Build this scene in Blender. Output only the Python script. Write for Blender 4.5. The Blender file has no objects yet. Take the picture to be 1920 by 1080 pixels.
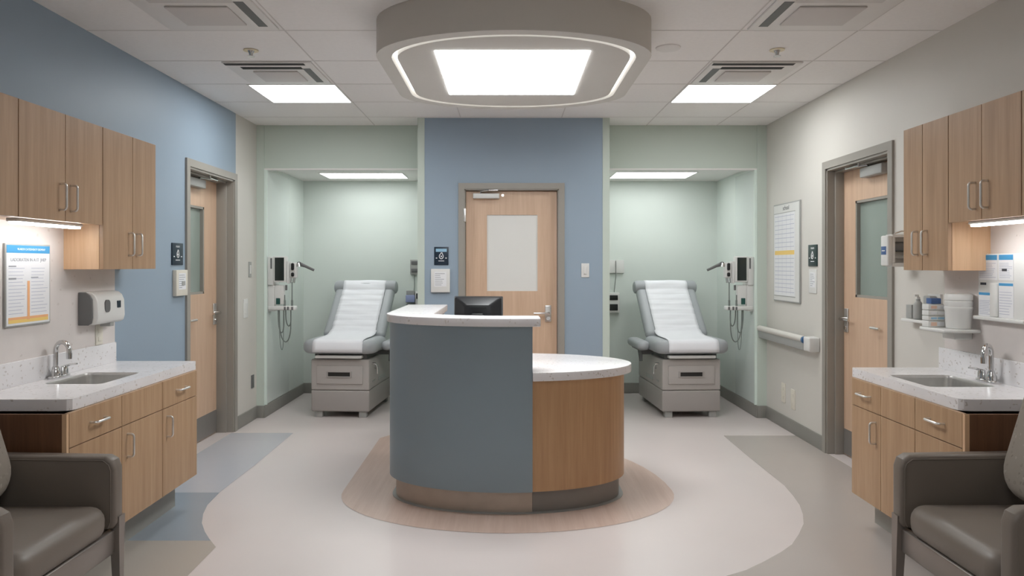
import bpy, bmesh, math, random
from mathutils import Vector, Matrix
random.seed(7)
PI = math.pi
C = bpy.context.scene.collection
F = 1380.0; CZ = 1.435

# ------------------------------------------------------------------ materials
def srgb(r, g, b):
    f = lambda c: (c/255/12.92) if c/255 <= .04045 else ((c/255+.055)/1.055)**2.4
    return (f(r), f(g), f(b), 1)
MATS = {}
def mat(name, col, rough=.5, metal=0, spec=.5, noise=0, nscale=8, bump=0, bscale=200, emit=0, coat=0):
    m = bpy.data.materials.new(name); m.use_nodes = True; nt = m.node_tree
    b = nt.nodes['Principled BSDF']; b.inputs['Base Color'].default_value = col
    b.inputs['Roughness'].default_value = rough; b.inputs['Metallic'].default_value = metal
    b.inputs['Specular IOR Level'].default_value = spec
    b.inputs['Coat Weight'].default_value = coat
    tc = nt.nodes.new('ShaderNodeTexCoord')
    if noise:
        n = nt.nodes.new('ShaderNodeTexNoise'); n.inputs['Scale'].default_value = nscale; n.inputs['Detail'].default_value = 4
        nt.links.new(tc.outputs['Object'], n.inputs['Vector'])
        r = nt.nodes.new('ShaderNodeValToRGB')
        r.color_ramp.elements[0].position = .3; r.color_ramp.elements[1].position = .7
        r.color_ramp.elements[0].color = tuple(c*(1-noise) for c in col[:3])+(1,)
        r.color_ramp.elements[1].color = tuple(min(1, c*(1+noise)) for c in col[:3])+(1,)
        nt.links.new(n.outputs['Fac'], r.inputs[0]); nt.links.new(r.outputs[0], b.inputs['Base Color'])
    if bump:
        n2 = nt.nodes.new('ShaderNodeTexNoise'); n2.inputs['Scale'].default_value = bscale
        nt.links.new(tc.outputs['Object'], n2.inputs['Vector'])
        bp = nt.nodes.new('ShaderNodeBump'); bp.inputs['Strength'].default_value = bump; bp.inputs['Distance'].default_value = .002
        nt.links.new(n2.outputs['Fac'], bp.inputs['Height']); nt.links.new(bp.outputs[0], b.inputs['Normal'])
    if emit:
        b.inputs['Emission Color'].default_value = (.965, .995, 1, 1); b.inputs['Emission Strength'].default_value = emit
    MATS[name] = m; return m

def wood(name, c1, c2, rough=.42, axis=2, scale=1.0):
    m = bpy.data.materials.new(name); m.use_nodes = True; nt = m.node_tree; N = nt.nodes; L = nt.links
    b = N['Principled BSDF']; b.inputs['Roughness'].default_value = rough
    tc = N.new('ShaderNodeTexCoord'); mp = N.new('ShaderNodeMapping')
    s = [16*scale]*3; s[axis] = .8*scale; mp.inputs['Scale'].default_value = s
    L.new(tc.outputs['Object'], mp.inputs['Vector'])
    n = N.new('ShaderNodeTexNoise'); n.inputs['Scale'].default_value = 1.6; n.inputs['Detail'].default_value = 8; n.inputs['Roughness'].default_value = .62; n.inputs['Distortion'].default_value = .25
    L.new(mp.outputs[0], n.inputs['Vector'])
    mp2 = N.new('ShaderNodeMapping'); s2 = [150*scale]*3; s2[axis] = 5*scale; mp2.inputs['Scale'].default_value = s2
    L.new(tc.outputs['Object'], mp2.inputs['Vector'])
    n2 = N.new('ShaderNodeTexNoise'); n2.inputs['Scale'].default_value = 1.0; n2.inputs['Detail'].default_value = 3
    L.new(mp2.outputs[0], n2.inputs['Vector'])
    mx = N.new('ShaderNodeMath'); mx.operation = 'MULTIPLY_ADD'; mx.inputs[1].default_value = .35
    L.new(n2.outputs['Fac'], mx.inputs[0]); L.new(n.outputs['Fac'], mx.inputs[2])
    r = N.new('ShaderNodeValToRGB'); r.color_ramp.elements[0].position = .42; r.color_ramp.elements[1].position = .92
    r.color_ramp.elements[0].color = c2; r.color_ramp.elements[1].color = c1
    L.new(mx.outputs[0], r.inputs[0]); L.new(r.outputs[0], b.inputs['Base Color'])
    bp = N.new('ShaderNodeBump'); bp.inputs['Strength'].default_value = .08; bp.inputs['Distance'].default_value = .001
    L.new(mx.outputs[0], bp.inputs['Height']); L.new(bp.outputs[0], b.inputs['Normal'])
    MATS[name] = m; return m

def speckle(name, base, spot, scale=55, rough=.25, thr=.2, spot2=None):
    m = bpy.data.materials.new(name); m.use_nodes = True; nt = m.node_tree; N = nt.nodes; L = nt.links
    b = N['Principled BSDF']; b.inputs['Roughness'].default_value = rough
    tc = N.new('ShaderNodeTexCoord')
    nz = N.new('ShaderNodeTexNoise'); nz.inputs['Scale'].default_value = scale*.6; L.new(tc.outputs['Object'], nz.inputs['Vector'])
    ad = N.new('ShaderNodeMixRGB'); ad.blend_type = 'ADD'; ad.inputs[0].default_value = .03
    L.new(tc.outputs['Object'], ad.inputs[1]); L.new(nz.outputs['Color'], ad.inputs[2])
    v = N.new('ShaderNodeTexVoronoi'); v.inputs['Scale'].default_value = scale; L.new(ad.outputs[0], v.inputs['Vector'])
    sp = N.new('ShaderNodeSeparateColor'); L.new(v.outputs['Color'], sp.inputs[0])
    lt = N.new('ShaderNodeMath'); lt.operation = 'LESS_THAN'; lt.inputs[1].default_value = thr; L.new(sp.outputs[0], lt.inputs[0])
    ds = N.new('ShaderNodeMath'); ds.operation = 'LESS_THAN'; ds.inputs[1].default_value = .38; L.new(v.outputs['Distance'], ds.inputs[0])
    ml = N.new('ShaderNodeMath'); ml.operation = 'MULTIPLY'; L.new(lt.outputs[0], ml.inputs[0]); L.new(ds.outputs[0], ml.inputs[1])
    n3 = N.new('ShaderNodeTexNoise'); n3.inputs['Scale'].default_value = 5; n3.inputs['Detail'].default_value = 5
    L.new(tc.outputs['Object'], n3.inputs['Vector'])
    rr = N.new('ShaderNodeValToRGB'); rr.color_ramp.elements[0].position = .35; rr.color_ramp.elements[1].position = .65
    rr.color_ramp.elements[0].color = tuple(c*.93 for c in base[:3])+(1,); rr.color_ramp.elements[1].color = base
    L.new(n3.outputs['Fac'], rr.inputs[0])
    sc = N.new('ShaderNodeMixRGB'); sc.inputs[1].default_value = spot; sc.inputs[2].default_value = spot2 or spot
    L.new(sp.outputs[1], sc.inputs[0])
    mx = N.new('ShaderNodeMixRGB'); L.new(ml.outputs[0], mx.inputs[0]); L.new(rr.outputs[0], mx.inputs[1]); L.new(sc.outputs[0], mx.inputs[2])
    L.new(mx.outputs[0], b.inputs['Base Color'])
    MATS[name] = m; return m

cream   = mat('cream_paint', srgb(212, 208, 201), .55, bump=.05, noise=.01, nscale=3)
blue    = mat('blue_paint', srgb(150, 166, 181), .5, bump=.05, noise=.012, nscale=3)
sage    = mat('sage_paint', srgb(196, 206, 196), .55, bump=.05, noise=.01, nscale=3)
alcove_m= mat('pale_green_paint', srgb(216, 223, 217), .5, bump=.04, noise=.01, nscale=3)
panel_m = mat('gloss_green_cladding', srgb(216, 224, 219), .25, noise=.008, nscale=3)
ceil_m  = mat('ceiling_tile', srgb(243, 240, 238), .85, noise=.015, nscale=40, bump=.15, bscale=300)
grid_m  = mat('ceiling_grid', srgb(214, 209, 206), .6, noise=.01)
white_m = mat('diffuser_white', srgb(232, 229, 226), .5, noise=.01)
dark_m  = mat('slot_dark', srgb(38, 36, 34), .7, noise=.05)
base_m  = mat('baseboard_grey', srgb(140, 138, 132), .5, noise=.02)
frame_m = mat('door_frame_grey', srgb(154, 149, 141), .42, noise=.015)
steel   = mat('brushed_steel', srgb(228, 226, 223), .3, .85, noise=.05, nscale=30)
steeld  = mat('sink_steel', srgb(205, 203, 200), .34, .9, noise=.05, nscale=30)
chrome  = mat('chrome', srgb(215, 215, 215), .12, 1, noise=.02, nscale=10)
kick_m  = mat('kick_steel', srgb(186, 174, 162), .38, .5, noise=.06, nscale=12)
kickg   = mat('door_kick_grey', srgb(136, 132, 128), .4, .3, noise=.03)
toe_m   = mat('toe_kick_grey', srgb(166, 164, 157), .5, noise=.03)
door_w  = wood('door_oak', srgb(216, 186, 160), srgb(198, 165, 138))
cab_w   = wood('cabinet_oak', srgb(184, 151, 120), srgb(158, 125, 96))
base_w  = wood('base_cabinet_oak', srgb(190, 157, 124), srgb(162, 128, 96))
side_w  = wood('cabinet_side_walnut', srgb(120, 82, 56), srgb(92, 60, 40))
inner_w = wood('light_maple_side', srgb(222, 186, 150), srgb(202, 162, 126))
desk_w  = wood('desk_oak', srgb(198, 158, 118), srgb(174, 133, 94), scale=.8)
desk_b  = mat('desk_blue_laminate', srgb(137, 151, 159), .4, noise=.015, nscale=4)
quartz  = speckle('white_quartz', srgb(232, 229, 230), srgb(196, 189, 186), 70, .22, .16, srgb(214, 208, 205))
splash  = speckle('speckled_splash_panel', srgb(222, 214, 210), srgb(200, 190, 186), 40, .4, .07, srgb(212, 203, 198))
glassf  = mat('frosted_glass', srgb(226, 225, 221), .3, noise=.015, nscale=2)
glassg  = mat('green_grey_glass', srgb(142, 153, 146), .16, noise=.04, nscale=2)
black   = mat('black_plastic', srgb(30, 30, 32), .35, noise=.05)
blackm  = mat('black_matte', srgb(20, 22, 22), .5, noise=.05)
screen_m= mat('dark_screen', srgb(34, 42, 40), .2, noise=.05)
whitep  = mat('white_plastic', srgb(222, 221, 218), .35, noise=.01)
greyp   = mat('grey_plastic', srgb(164, 164, 161), .45, noise=.02)
midg    = mat('mid_grey_plastic', srgb(104, 104, 104), .5, noise=.02)
paper_m = mat('exam_paper', srgb(232, 232, 236), .8, noise=.01, bump=.2, bscale=25)
vinyl_g = mat('grey_vinyl_upholstery', srgb(166, 169, 172), .45, noise=.015, bump=.08, bscale=400)
tbl_b   = mat('exam_base_greige', srgb(178, 172, 168), .45, noise=.01)
tbl_b2  = mat('exam_plinth_greige', srgb(164, 158, 154), .45, noise=.01)
chair_v = mat('taupe_vinyl', srgb(117, 107, 98), .42, noise=.03, nscale=5, bump=.12, bscale=350)
chair_p = speckle('patterned_taupe_fabric', srgb(140, 130, 120), srgb(118, 108, 98), 60, .8, .5, srgb(156, 146, 134))
leg_m   = mat('pewter_leg', srgb(146, 138, 132), .35, .6, noise=.03)
soffit_o= mat('soffit_grey', srgb(208, 203, 195), .6, noise=.01)
soffit_i= mat('soffit_white', srgb(212, 208, 202), .6, noise=.01)
navy    = mat('navy_sign', srgb(24, 42, 58), .35, noise=.03)
darkgr  = mat('dark_green_sign', srgb(32, 52, 52), .35, noise=.03)
skyb    = mat('pale_blue_print', srgb(150, 190, 215), .5, noise=.02)
posterb = mat('blue_print', srgb(70, 150, 200), .5, noise=.02)
white_i = mat('white_print', srgb(238, 238, 240), .6, noise=.005)
paper_w = mat('white_paper', srgb(232, 232, 234), .55, noise=.006)
ink     = mat('grey_print', srgb(150, 152, 158), .7, noise=.02)
inkd    = mat('dark_print', srgb(70, 72, 78), .7, noise=.02)
inkl    = mat('lilac_print', srgb(180, 182, 200), .7, noise=.02)
orange  = mat('orange_print', srgb(238, 178, 128), .6, noise=.02)
yellow  = mat('yellow_print', srgb(240, 205, 120), .6, noise=.02)
beige   = mat('beige_plate', srgb(222, 216, 203), .5, noise=.01)
teal    = mat('teal_plastic', srgb(30, 78, 72), .4, noise=.03)
bluep   = mat('blue_plastic', srgb(70, 100, 150), .4, noise=.03)
bluecap = mat('blue_cap', srgb(50, 95, 140), .4, noise=.03)
lilac   = mat('lilac_plastic', srgb(160, 170, 210), .4, noise=.03)
peach   = mat('peach_box', srgb(225, 190, 170), .5, noise=.03)
cord_m  = mat('grey_cord', srgb(120, 126, 122), .5, noise=.02)
brassw  = mat('white_brass', srgb(225, 210, 180), .3, .6, noise=.02)
L_MAIN  = mat('lit_panel_main', srgb(240, 240, 240), .5, emit=9.0, noise=.001)
L_SIDE  = mat('lit_panel_side', srgb(240, 240, 240), .5, emit=7.6, noise=.001)
L_ALC   = mat('lit_panel_alcove', srgb(240, 240, 240), .5, emit=3.4, noise=.001)
L_RING  = mat('lit_ring', srgb(240, 240, 240), .5, emit=1.3, noise=.001)
L_STRIP = mat('lit_strip', srgb(240, 240, 240), .5, emit=9.0, noise=.001)
L_FILL  = mat('added_fill_panel', srgb(240, 240, 240), .5, emit=11.0, noise=.001)  # glow of the added fill panel behind the camera

def floor_mat(name, col, rough=.3, grain=0, noise=.02):
    m = mat(name, col, rough, noise=noise, nscale=1.6)
    return m
fl_white = floor_mat('floor_light', srgb(216, 206, 203), .28)
fl_blue  = floor_mat('floor_blue_grey', srgb(190, 190, 195), .25)
fl_blue2 = floor_mat('floor_slate', srgb(152, 160, 168), .25)
fl_tan   = floor_mat('floor_taupe', srgb(178, 170, 161), .3)
fl_grey  = floor_mat('floor_warm_grey', srgb(183, 174, 168), .26)
fl_rug   = wood('floor_tan_wood_vinyl', srgb(210, 187, 174), srgb(194, 168, 154), rough=.35, axis=1)

# ------------------------------------------------------------------ builder
ORG = {}
def rrect(hx, hy, r, n=6):
    r = max(min(r, hx*.999, hy*.999), 1e-4); pts = []
    for cx, cy, a0 in ((hx-r, hy-r, 0), (-hx+r, hy-r, PI/2), (-hx+r, -hy+r, PI), (hx-r, -hy+r, 1.5*PI)):
        for i in range(n+1):
            a = a0 + PI/2*i/n; pts.append((cx+r*math.cos(a), cy+r*math.sin(a)))
    return pts
class MB:
    def __init__(s): s.bm = bmesh.new()
    def _merge(s, b2, M=None, m=0):
        for f in b2.faces: f.material_index = m
        if M is not None: bmesh.ops.transform(b2, matrix=M, verts=b2.verts)
        t = bpy.data.meshes.new('t'); b2.to_mesh(t); b2.free()
        s.bm.from_mesh(t); bpy.data.meshes.remove(t); return s
    def box(s, x0, x1, y0, y1, z0, z1, m=0, bev=0, M=None):
        if x1 < x0: x0, x1 = x1, x0
        if y1 < y0: y0, y1 = y1, y0
        if z1 < z0: z0, z1 = z1, z0
        b = bmesh.new(); bmesh.ops.create_cube(b, size=1)
        bmesh.ops.transform(b, matrix=Matrix.Translation(((x0+x1)/2, (y0+y1)/2, (z0+z1)/2)) @ Matrix.Diagonal((x1-x0, y1-y0, z1-z0, 1)), verts=b.verts)
        if bev:
            bev = min(bev, .49*min(x1-x0, y1-y0, z1-z0))
            bmesh.ops.bevel(b, geom=b.edges[:], offset=bev, segments=3, affect='EDGES', profile=.5)
        return s._merge(b, M, m)
    def prism(s, pts, a0, a1, axis='z', m=0, bev=0, M=None, sharp=40):
        b = bmesh.new()
        mk = {'z': lambda p, a: (p[0], p[1], a), 'x': lambda p, a: (a, p[0], p[1]), 'y': lambda p, a: (p[0], a, p[1])}[axis]
        lo = [b.verts.new(mk(p, a0)) for p in pts]; hi = [b.verts.new(mk(p, a1)) for p in pts]
        b.faces.new(lo[::-1]); b.faces.new(hi); n = len(pts)
        for i in range(n): b.faces.new((lo[i], lo[(i+1) % n], hi[(i+1) % n], hi[i]))
        bmesh.ops.recalc_face_normals(b, faces=b.faces[:])
        if bev:
            eg = [e for e in b.edges if len(e.link_faces) == 2 and e.calc_face_angle(0) > math.radians(sharp)]
            bmesh.ops.bevel(b, geom=eg, offset=bev, segments=3, affect='EDGES', profile=.5)
        return s._merge(b, M, m)
    def loft(s, loops, m=0, cap=True, M=None, closed=True):
        b = bmesh.new(); R = [[b.verts.new(p) for p in l] for l in loops]
        for A, B in zip(R, R[1:]):
            n = len(A)
            for i in range(n if closed else n-1): b.faces.new((A[i], A[(i+1) % n], B[(i+1) % n], B[i]))
        if cap: b.faces.new(R[0][::-1]); b.faces.new(R[-1])
        bmesh.ops.recalc_face_normals(b, faces=b.faces[:])
        return s._merge(b, M, m)
    def pad(s, hx, hy, r, t, e, M=None, m=0, crown=0):
        """rounded cushion: plan rrect, thickness t (z 0..t), edge radius e"""
        loops = []
        for k in range(6):
            a = PI/2*k/5; d = e*(1-math.sin(a)); z = e*(1-math.cos(a))
            loops.append([(x, y, z) for x, y in rrect(hx-d, hy-d, r-d if r > d else .002)])
        for k in range(6):
            a = PI/2*k/5; d = e*(1-math.cos(a)); z = t-e+e*math.sin(a)
            loops.append([(x, y, z) for x, y in rrect(hx-d, hy-d, r-d if r > d else .002)])
        if crown:
            for q in (.75, .45, .15):
                loops.append([(x*q, y*q, t+crown*(1-q*q)) for x, y in rrect(hx-e, hy-e, max(r-e, .002))])
        return s.loft(loops, m, True, M)
    def cyl(s, p0, p1, r0, r1=None, n=20, m=0, M=None):
        r1 = r0 if r1 is None else r1
        return s.tube([p0, p1], [r0, r1], n, m, M)
    def tube(s, path, r, n=12, m=0, M=None):
        P = [Vector(p) for p in path]; R = r if isinstance(r, (list, tuple)) else [r]*len(P)
        T = []
        for i in range(len(P)):
            a = P[max(i-1, 0)]; c = P[min(i+1, len(P)-1)]; T.append((c-a).normalized())
        up = Vector((0, 0, 1)) if abs(T[0].z) < .9 else Vector((1, 0, 0))
        u = T[0].cross(up).normalized(); loops = []
        for i, p in enumerate(P):
            u = (u - T[i]*u.dot(T[i])).normalized(); v = T[i].cross(u)
            loops.append([tuple(p + (u*math.cos(2*PI*k/n) + v*math.sin(2*PI*k/n))*R[i]) for k in range(n)])
        return s.loft(loops, m, True, M)
    def lathe(s, prof, c=(0, 0, 0), n=28, m=0, M=None):
        loops = [[(c[0]+r*math.cos(2*PI*k/n), c[1]+r*math.sin(2*PI*k/n), c[2]+z) for k in range(n)] for r, z in prof]
        return s.loft(loops, m, True, M)
    def poly(s, pts, m=0):
        b = bmesh.new(); b.faces.new([b.verts.new(p) for p in pts]); return s._merge(b, None, m)
    def holed(s, outer, inner, z0, z1, m=0):
        b = bmesh.new(); L = {}
        for z in (z0, z1):
            o = [b.verts.new((x, y, z)) for x, y in outer]; i = [b.verts.new((x, y, z)) for x, y in inner]
            eo = [b.edges.new((o[k], o[(k+1) % len(o)])) for k in range(len(o))]
            ei = [b.edges.new((i[k], i[(k+1) % len(i)])) for k in range(len(i))]
            bmesh.ops.triangle_fill(b, edges=eo+ei, use_beauty=True); L[z] = (o, i)
        for k in (0, 1):
            A, B = L[z0][k], L[z1][k]
            for j in range(len(A)): b.faces.new((A[j], A[(j+1) % len(A)], B[(j+1) % len(A)], B[j]))
        bmesh.ops.recalc_face_normals(b, faces=b.faces[:])
        return s._merge(b, None, m)
    def build(s, name, mats, parent=None, local=False, smooth=32):
        if not isinstance(mats, (list, tuple)): mats = [mats]
        me = bpy.data.meshes.new(name); s.bm.to_mesh(me); s.bm.free()
        o = bpy.data.objects.new(name, me); C.objects.link(o)
        for mm in mats: me.materials.append(mm)
        if parent is not None:
            o.parent = parent; org = ORG.get(parent.name, Vector((0, 0, 0)))
            if not local: me.transform(Matrix.Translation(-org))
            ORG[o.name] = org
        else:
            # origin at the base of the object
            bb = [v.co for v in me.vertices]
            c = Vector(((min(v.x for v in bb)+max(v.x for v in bb))/2, (min(v.y for v in bb)+max(v.y for v in bb))/2, min(v.z for v in bb)))
            me.transform(Matrix.Translation(-c)); o.location = c; ORG[o.name] = c
        if smooth:
            for p in me.polygons: p.use_smooth = True
            me.set_sharp_from_angle(angle=math.radians(smooth))
        return o
def thing(name, label, cat, loc=(0, 0, 0), rz=0, group=None):
    o = bpy.data.objects.new(name, None); C.objects.link(o); o.location = loc; o.rotation_euler = (0, 0, rz)
    o.empty_display_size = .05; o['label'] = label; o['category'] = cat
    if group: o['group'] = group
    ORG[o.name] = Vector(loc); return o
def tag(o, label, cat, group=None):
    o['label'] = label; o['category'] = cat
    if group: o['group'] = group
    return o
def struct(o): o['kind'] = 'structure'; return o
def B(*a, **k): return MB().box(*a, **k)
def T(x, y, z): return Matrix.Translation((x, y, z))
def RX(d): return Matrix.Rotation(math.radians(d), 4, 'X')
def RY(d): return Matrix.Rotation(math.radians(d), 4, 'Y')
def RZ(d): return Matrix.Rotation(math.radians(d), 4, 'Z')

# ------------------------------------------------------------------ room numbers
XL, XR, H = -2.36, 2.434, 2.75
YH, YB, YC, Y0 = 6.926, 8.25, 6.575, -1.5
AL, AR, AH = -2.29, 2.345, 2.345
CL, CR = -.805, .910

# floor with inlaid vinyl colours
f = MB(); f.box(XL-.3, XR+.3, Y0, YB+.1, -.1, 0, 0)
def inlay(pts, m, z=.0012): f.poly([(x, y, z) for x, y in pts], m)
lcurve = [(-1.831, 6.286), (-1.812, 5.28), (-1.817, 4.8), (-1.815, 4.62), (-1.795, 4.4), (-1.755, 4.24), (-1.70, 4.09), (-1.63, 3.96), (-1.56, 3.85), (-1.484, 3.743)]
inlay([(XL, 6.286), (XL, 4.64), (-1.816, 4.64)] + [p for p in lcurve[::-1] if p[1] > 4.64] , 1)
inlay([(XL, 4.64), (XL, 3.83), (-1.545, 3.83)] + [p for p in lcurve[::-1] if 3.83 < p[1] < 4.64] + [(-1.816, 4.64)], 2)
inlay([(XL, 3.83), (XL, Y0), (-1.45, Y0), (-1.477, 3.396), (-1.484, 3.743), (-1.545, 3.83)], 3)
rc = [(1.816, 6.19), (1.803, 5.6), (1.80, 5.09), (1.80, 4.79), (1.775, 4.58), (1.745, 4.4), (1.70, 4.24), (1.64, 4.08), (1.55, 3.92), (1.46, 3.78), (1.368, 3.68), (1.25, 3.57), (1.12, 3.46), (1.0, 3.39), (.8, 3.29), (.55, 3.2), (.3, 3.15), (0, 3.1)]
inlay([(XR, 6.19)] + rc + [(0, Y0), (XR, Y0)], 4)
rug = []
for k in range(33):
    a = PI + PI*k/32; rug.append((1.045*math.cos(a), 4.68+.745*math.sin(a)))
for k in range(1, 13):
    a = PI/2*k/12; rug.append((1.045*math.cos(a), 4.68+1.4*math.sin(a)))
rug += [(-.2, 6.2), (-1.0, 6.2), (-1.06, 6.1)]
inlay(rug, 5, .0014)
struct(f.build('floor', [fl_white, fl_blue, fl_blue2, fl_tan, fl_grey, fl_rug]))

# ceiling with grid
c = MB(); c.box(XL-.3, XR+.3, Y0, YH+.3, H, H+.12, 0)
ys = [4.124, 4.738, 5.345, 5.93, 6.53, 3.51, 2.9, 2.29, 1.68, 1.07]
xs = [-1.25, -.42, .48, 1.305, 1.965]
for y in ys: c.box(XL, XR, y-.004, y+.004, H-.0015, H, 1)
for x in xs: c.box(x-.004, x+.004, Y0, YH, H-.0016, H, 1)
struct(c.build('ceiling', [ceil_m, grid_m], smooth=0))

def wallpiece(name, boxes, mats):
    m = MB()
    for b in boxes: m.box(*b[:6], m=b[6] if len(b) > 6 else 0)
    return struct(m.build(name, mats, smooth=0))
# doors openings in side walls
DLa, DLb, DLh = 5.435, 6.335, 2.17
DRa, DRb = 4.685, 5.612
WT = .3
wallpiece('wall_left', [(XL-WT, XL, Y0, DLa, 0, H, 0), (XL-WT, XL, DLa, DLb, DLh, H, 0), (XL-WT, XL, DLb, 6.386, 0, H, 0), (XL-WT, XL, 6.386, YH, 0, H, 1)], [blue, cream])
wallpiece('wall_right', [(XR, XR+WT, Y0, DRa, 0, H), (XR, XR+WT, DRa, DRb, DLh, H), (XR, XR+WT, DRb, YH, 0, H)], [cream])
wallpiece('wall_behind_left_door', [(XL-WT-.05, XL-WT, DLa-.3, DLb+.3, 0, H)], [cream])
wallpiece('wall_behind_right_door', [(XR+WT, XR+WT+.05, DRa-.3, DRb+.3, 0, H)], [cream])
wallpiece('wall_rear', [(XL-WT, XR+WT, Y0-.1, Y0, 0, H)], [cream])
# alcove walls
HZ = 1.435 + 181*YH/F   # header bottom
wallpiece('wall_left_alcove', [(XL-WT, AL, YH, YB, 0, H)], [alcove_m])
wallpiece('wall_right_alcove', [(AR, XR+WT, YH, YB, 0, H)], [alcove_m])
wallpiece('wall_back', [(XL-WT, XR+WT, YB, YB+.1, 0, H)], [alcove_m])
wallpiece('wall_header_left', [(AL, CL, YH, YH+.1, HZ, H)], [sage])
wallpiece('wall_header_right', [(CR, AR, YH, YH+.1, HZ, H)], [sage])
wallpiece('ceiling_left_alcove', [(AL, CL, YH+.1, YB, AH+.03, AH+.13)], [white_m])
wallpiece('ceiling_right_alcove', [(CR, AR, YH+.1, YB, AH+.03, AH+.13)], [white_m])
# pier faces (sage) in front of the alcove jambs
wallpiece('trim_1', [(XL, AL, YH-.012, YH, 0, H)], [sage])
wallpiece('trim_2', [(AR, XR, YH-.012, YH, 0, H)], [sage])
# soffit lip under headers
wallpiece('trim_3', [(AL, CL, YH-.006, YH+.1, HZ-.012, HZ)], [white_m])
wallpiece('trim_4', [(CR, AR, YH-.006, YH+.1, HZ-.012, HZ)], [white_m])
# middle block with a recessed door
D0, D1, DH = -.39, .457, 2.116
wallpiece('wall_middle', [(CL+.062, D0, YC, YB, 0, H), (D1, CR-.062, YC, YB, 0, H), (D0, D1, YC, YB, DH, H), (D0, D1, YC+.3, YB, 0, DH)], [blue])
wallpiece('trim_5', [(CL, CL+.062, YC-.003, YB, 0, H)], [sage])
wallpiece('trim_6', [(CR-.062, CR, YC-.003, YB, 0, H)], [sage])
# cladding sheets on the alcove side walls
wallpiece('wall_cladding_left', [(AL, AL+.008, YH+.02, 7.68, .12, AH-.005)], [panel_m])
wallpiece('wall_cladding_right', [(AR-.008, AR, YH+.02, 7.56, .12, AH-.005)], [panel_m])
gl = mat('glass_edge', srgb(225, 238, 230), .15, noise=.01)
wallpiece('trim_7', [(AL, AL+.022, YH-.004, YH+.02, .12, AH-.01)], [gl])
wallpiece('trim_8', [(AR-.022, AR, YH-.004, YH+.02, .12, AH-.01)], [gl])
# baseboards
BH, BT = .115, .012
def bb(name, segs):
    m = MB()
    for s_ in segs: m.box(*s_, 0, BH, bev=.003)
    struct(m.build(name, base_m))
bb('baseboard_left', [(XL, XL+BT, 4.46, 5.38), (XL, XL+BT, 6.39, YH-.012), (XL, AL+.0, YH-.024, YH-.012), (AL, AL+BT, YH-.02, YB)])
bb('baseboard_right', [(XR-BT, XR, 5.665, YH-.012), (XR-BT, XR, 4.16, 4.63), (AR, XR, YH-.024, YH-.012), (AR-BT, AR, YH-.02, YB)])
bb('baseboard_back', [(AL, CL, YB-BT, YB), (CR, AR, YB-BT, YB)])
bb('baseboard_middle', [(CL, D0-.05, YC-.003-BT, YC-.003), (D1+.05, CR, YC-.003-BT, YC-.003), (CL-BT, CL, YC-.003, YB), (CR, CR+BT, YC-.003, YB)])
# backsplash cladding
wallpiece('wall_splash_left', [(XL, XL+.006, 2.2, 4.41, .86, 1.66)], [splash])
wallpiece('wall_splash_right', [(XR-.006, XR, 2.2, 4.09, .86, 1.66)], [splash])

# ------------------------------------------------------------------ ceiling canopy
def stadium(cx, a, yn, bn, yf, bf, n=28):
    p = []
    for k in range(n+1):
        t = PI + PI*k/n; p.append((cx+a*math.cos(t), yn+bn*math.sin(t)))
    for k in range(n+1):
        t = PI*k/n; p.append((cx+a*math.cos(t), yf+bf*math.sin(t)))
    return p
ZB = CZ + 1.126
t = thing('ceiling_canopy', 'rounded grey canopy with a bright square light hanging over the reception desk', 'ceiling canopy', (.033, 4.4, ZB))
O = stadium(.033, .742, 4.0, .487, 4.85, .45)
I1 = stadium(.033, .664, 4.02, .437, 4.83, .40)
I2 = stadium(.033, .634, 4.03, .415, 4.82, .378)
m = MB(); m.holed(O, I1, ZB, H, 0); m.build('shell', [soffit_o], t, smooth=30)
m = MB(); m.holed(stadium(.033, .7425, 4.0, .4875, 4.85, .4505), I1, ZB-.004, ZB, 0); m.build('rim', [soffit_i], t)
m = MB(); m.prism(I2, ZB-.002, ZB+.05, m=0); m.build('inner_plate', [soffit_i], t)
m = MB(); m.holed(I1, I2, ZB+.034, ZB+.04, 0); m.build('light_ring', [L_RING], t)
B(-.383, .434, 3.856, 4.84, ZB-.006, ZB-.002, bev=.001).build('light_panel', [L_MAIN], t)

# ceiling lights
def clight(x0, x1, y0, y1, label, z=H, mm=L_SIDE, group=None):
    t = thing('ceiling_light', label, 'ceiling light', ((x0+x1)/2, (y0+y1)/2, z), 0, group)
    m = MB(); e = .012
    m.holed([(x0-e, y0-e), (x1+e, y0-e), (x1+e, y1+e), (x0-e, y1+e)], [(x0, y0), (x1, y0), (x1, y1), (x0, y1)], z-.006, z); m.build('trim_frame', [white_m], t)
    B(x0, x1, y0, y1, z-.004, z-.001).build('diffuser', [mm], t, smooth=0)
clight(-1.885, -1.262, 5.36, 5.93, 'flush square ceiling light above the front of the left alcove')
clight(1.318, 1.955, 5.36, 5.93, 'flush square ceiling light above the front of the right alcove')
clight(-1.92, -1.08, 7.5, 7.95, 'flat light panel in the low ceiling of the left exam alcove', AH+.03, L_ALC)
clight(1.10, 1.91, 7.42, 7.92, 'flat light panel in the low ceiling of the right exam alcove', AH+.03, L_ALC)
for x in (.035,):
    for y in (.3,):
        o = B(x-.3, x+.3, y-.3, y+.3, H-.006, H-.002).build('ceiling_light', [L_FILL], smooth=0)  # added fill panel out of view, brightens desk front and foreground
        tag(o, 'added unseen fill panel on the ceiling over the viewer, nearest the rear wall', 'ceiling light')

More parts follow.
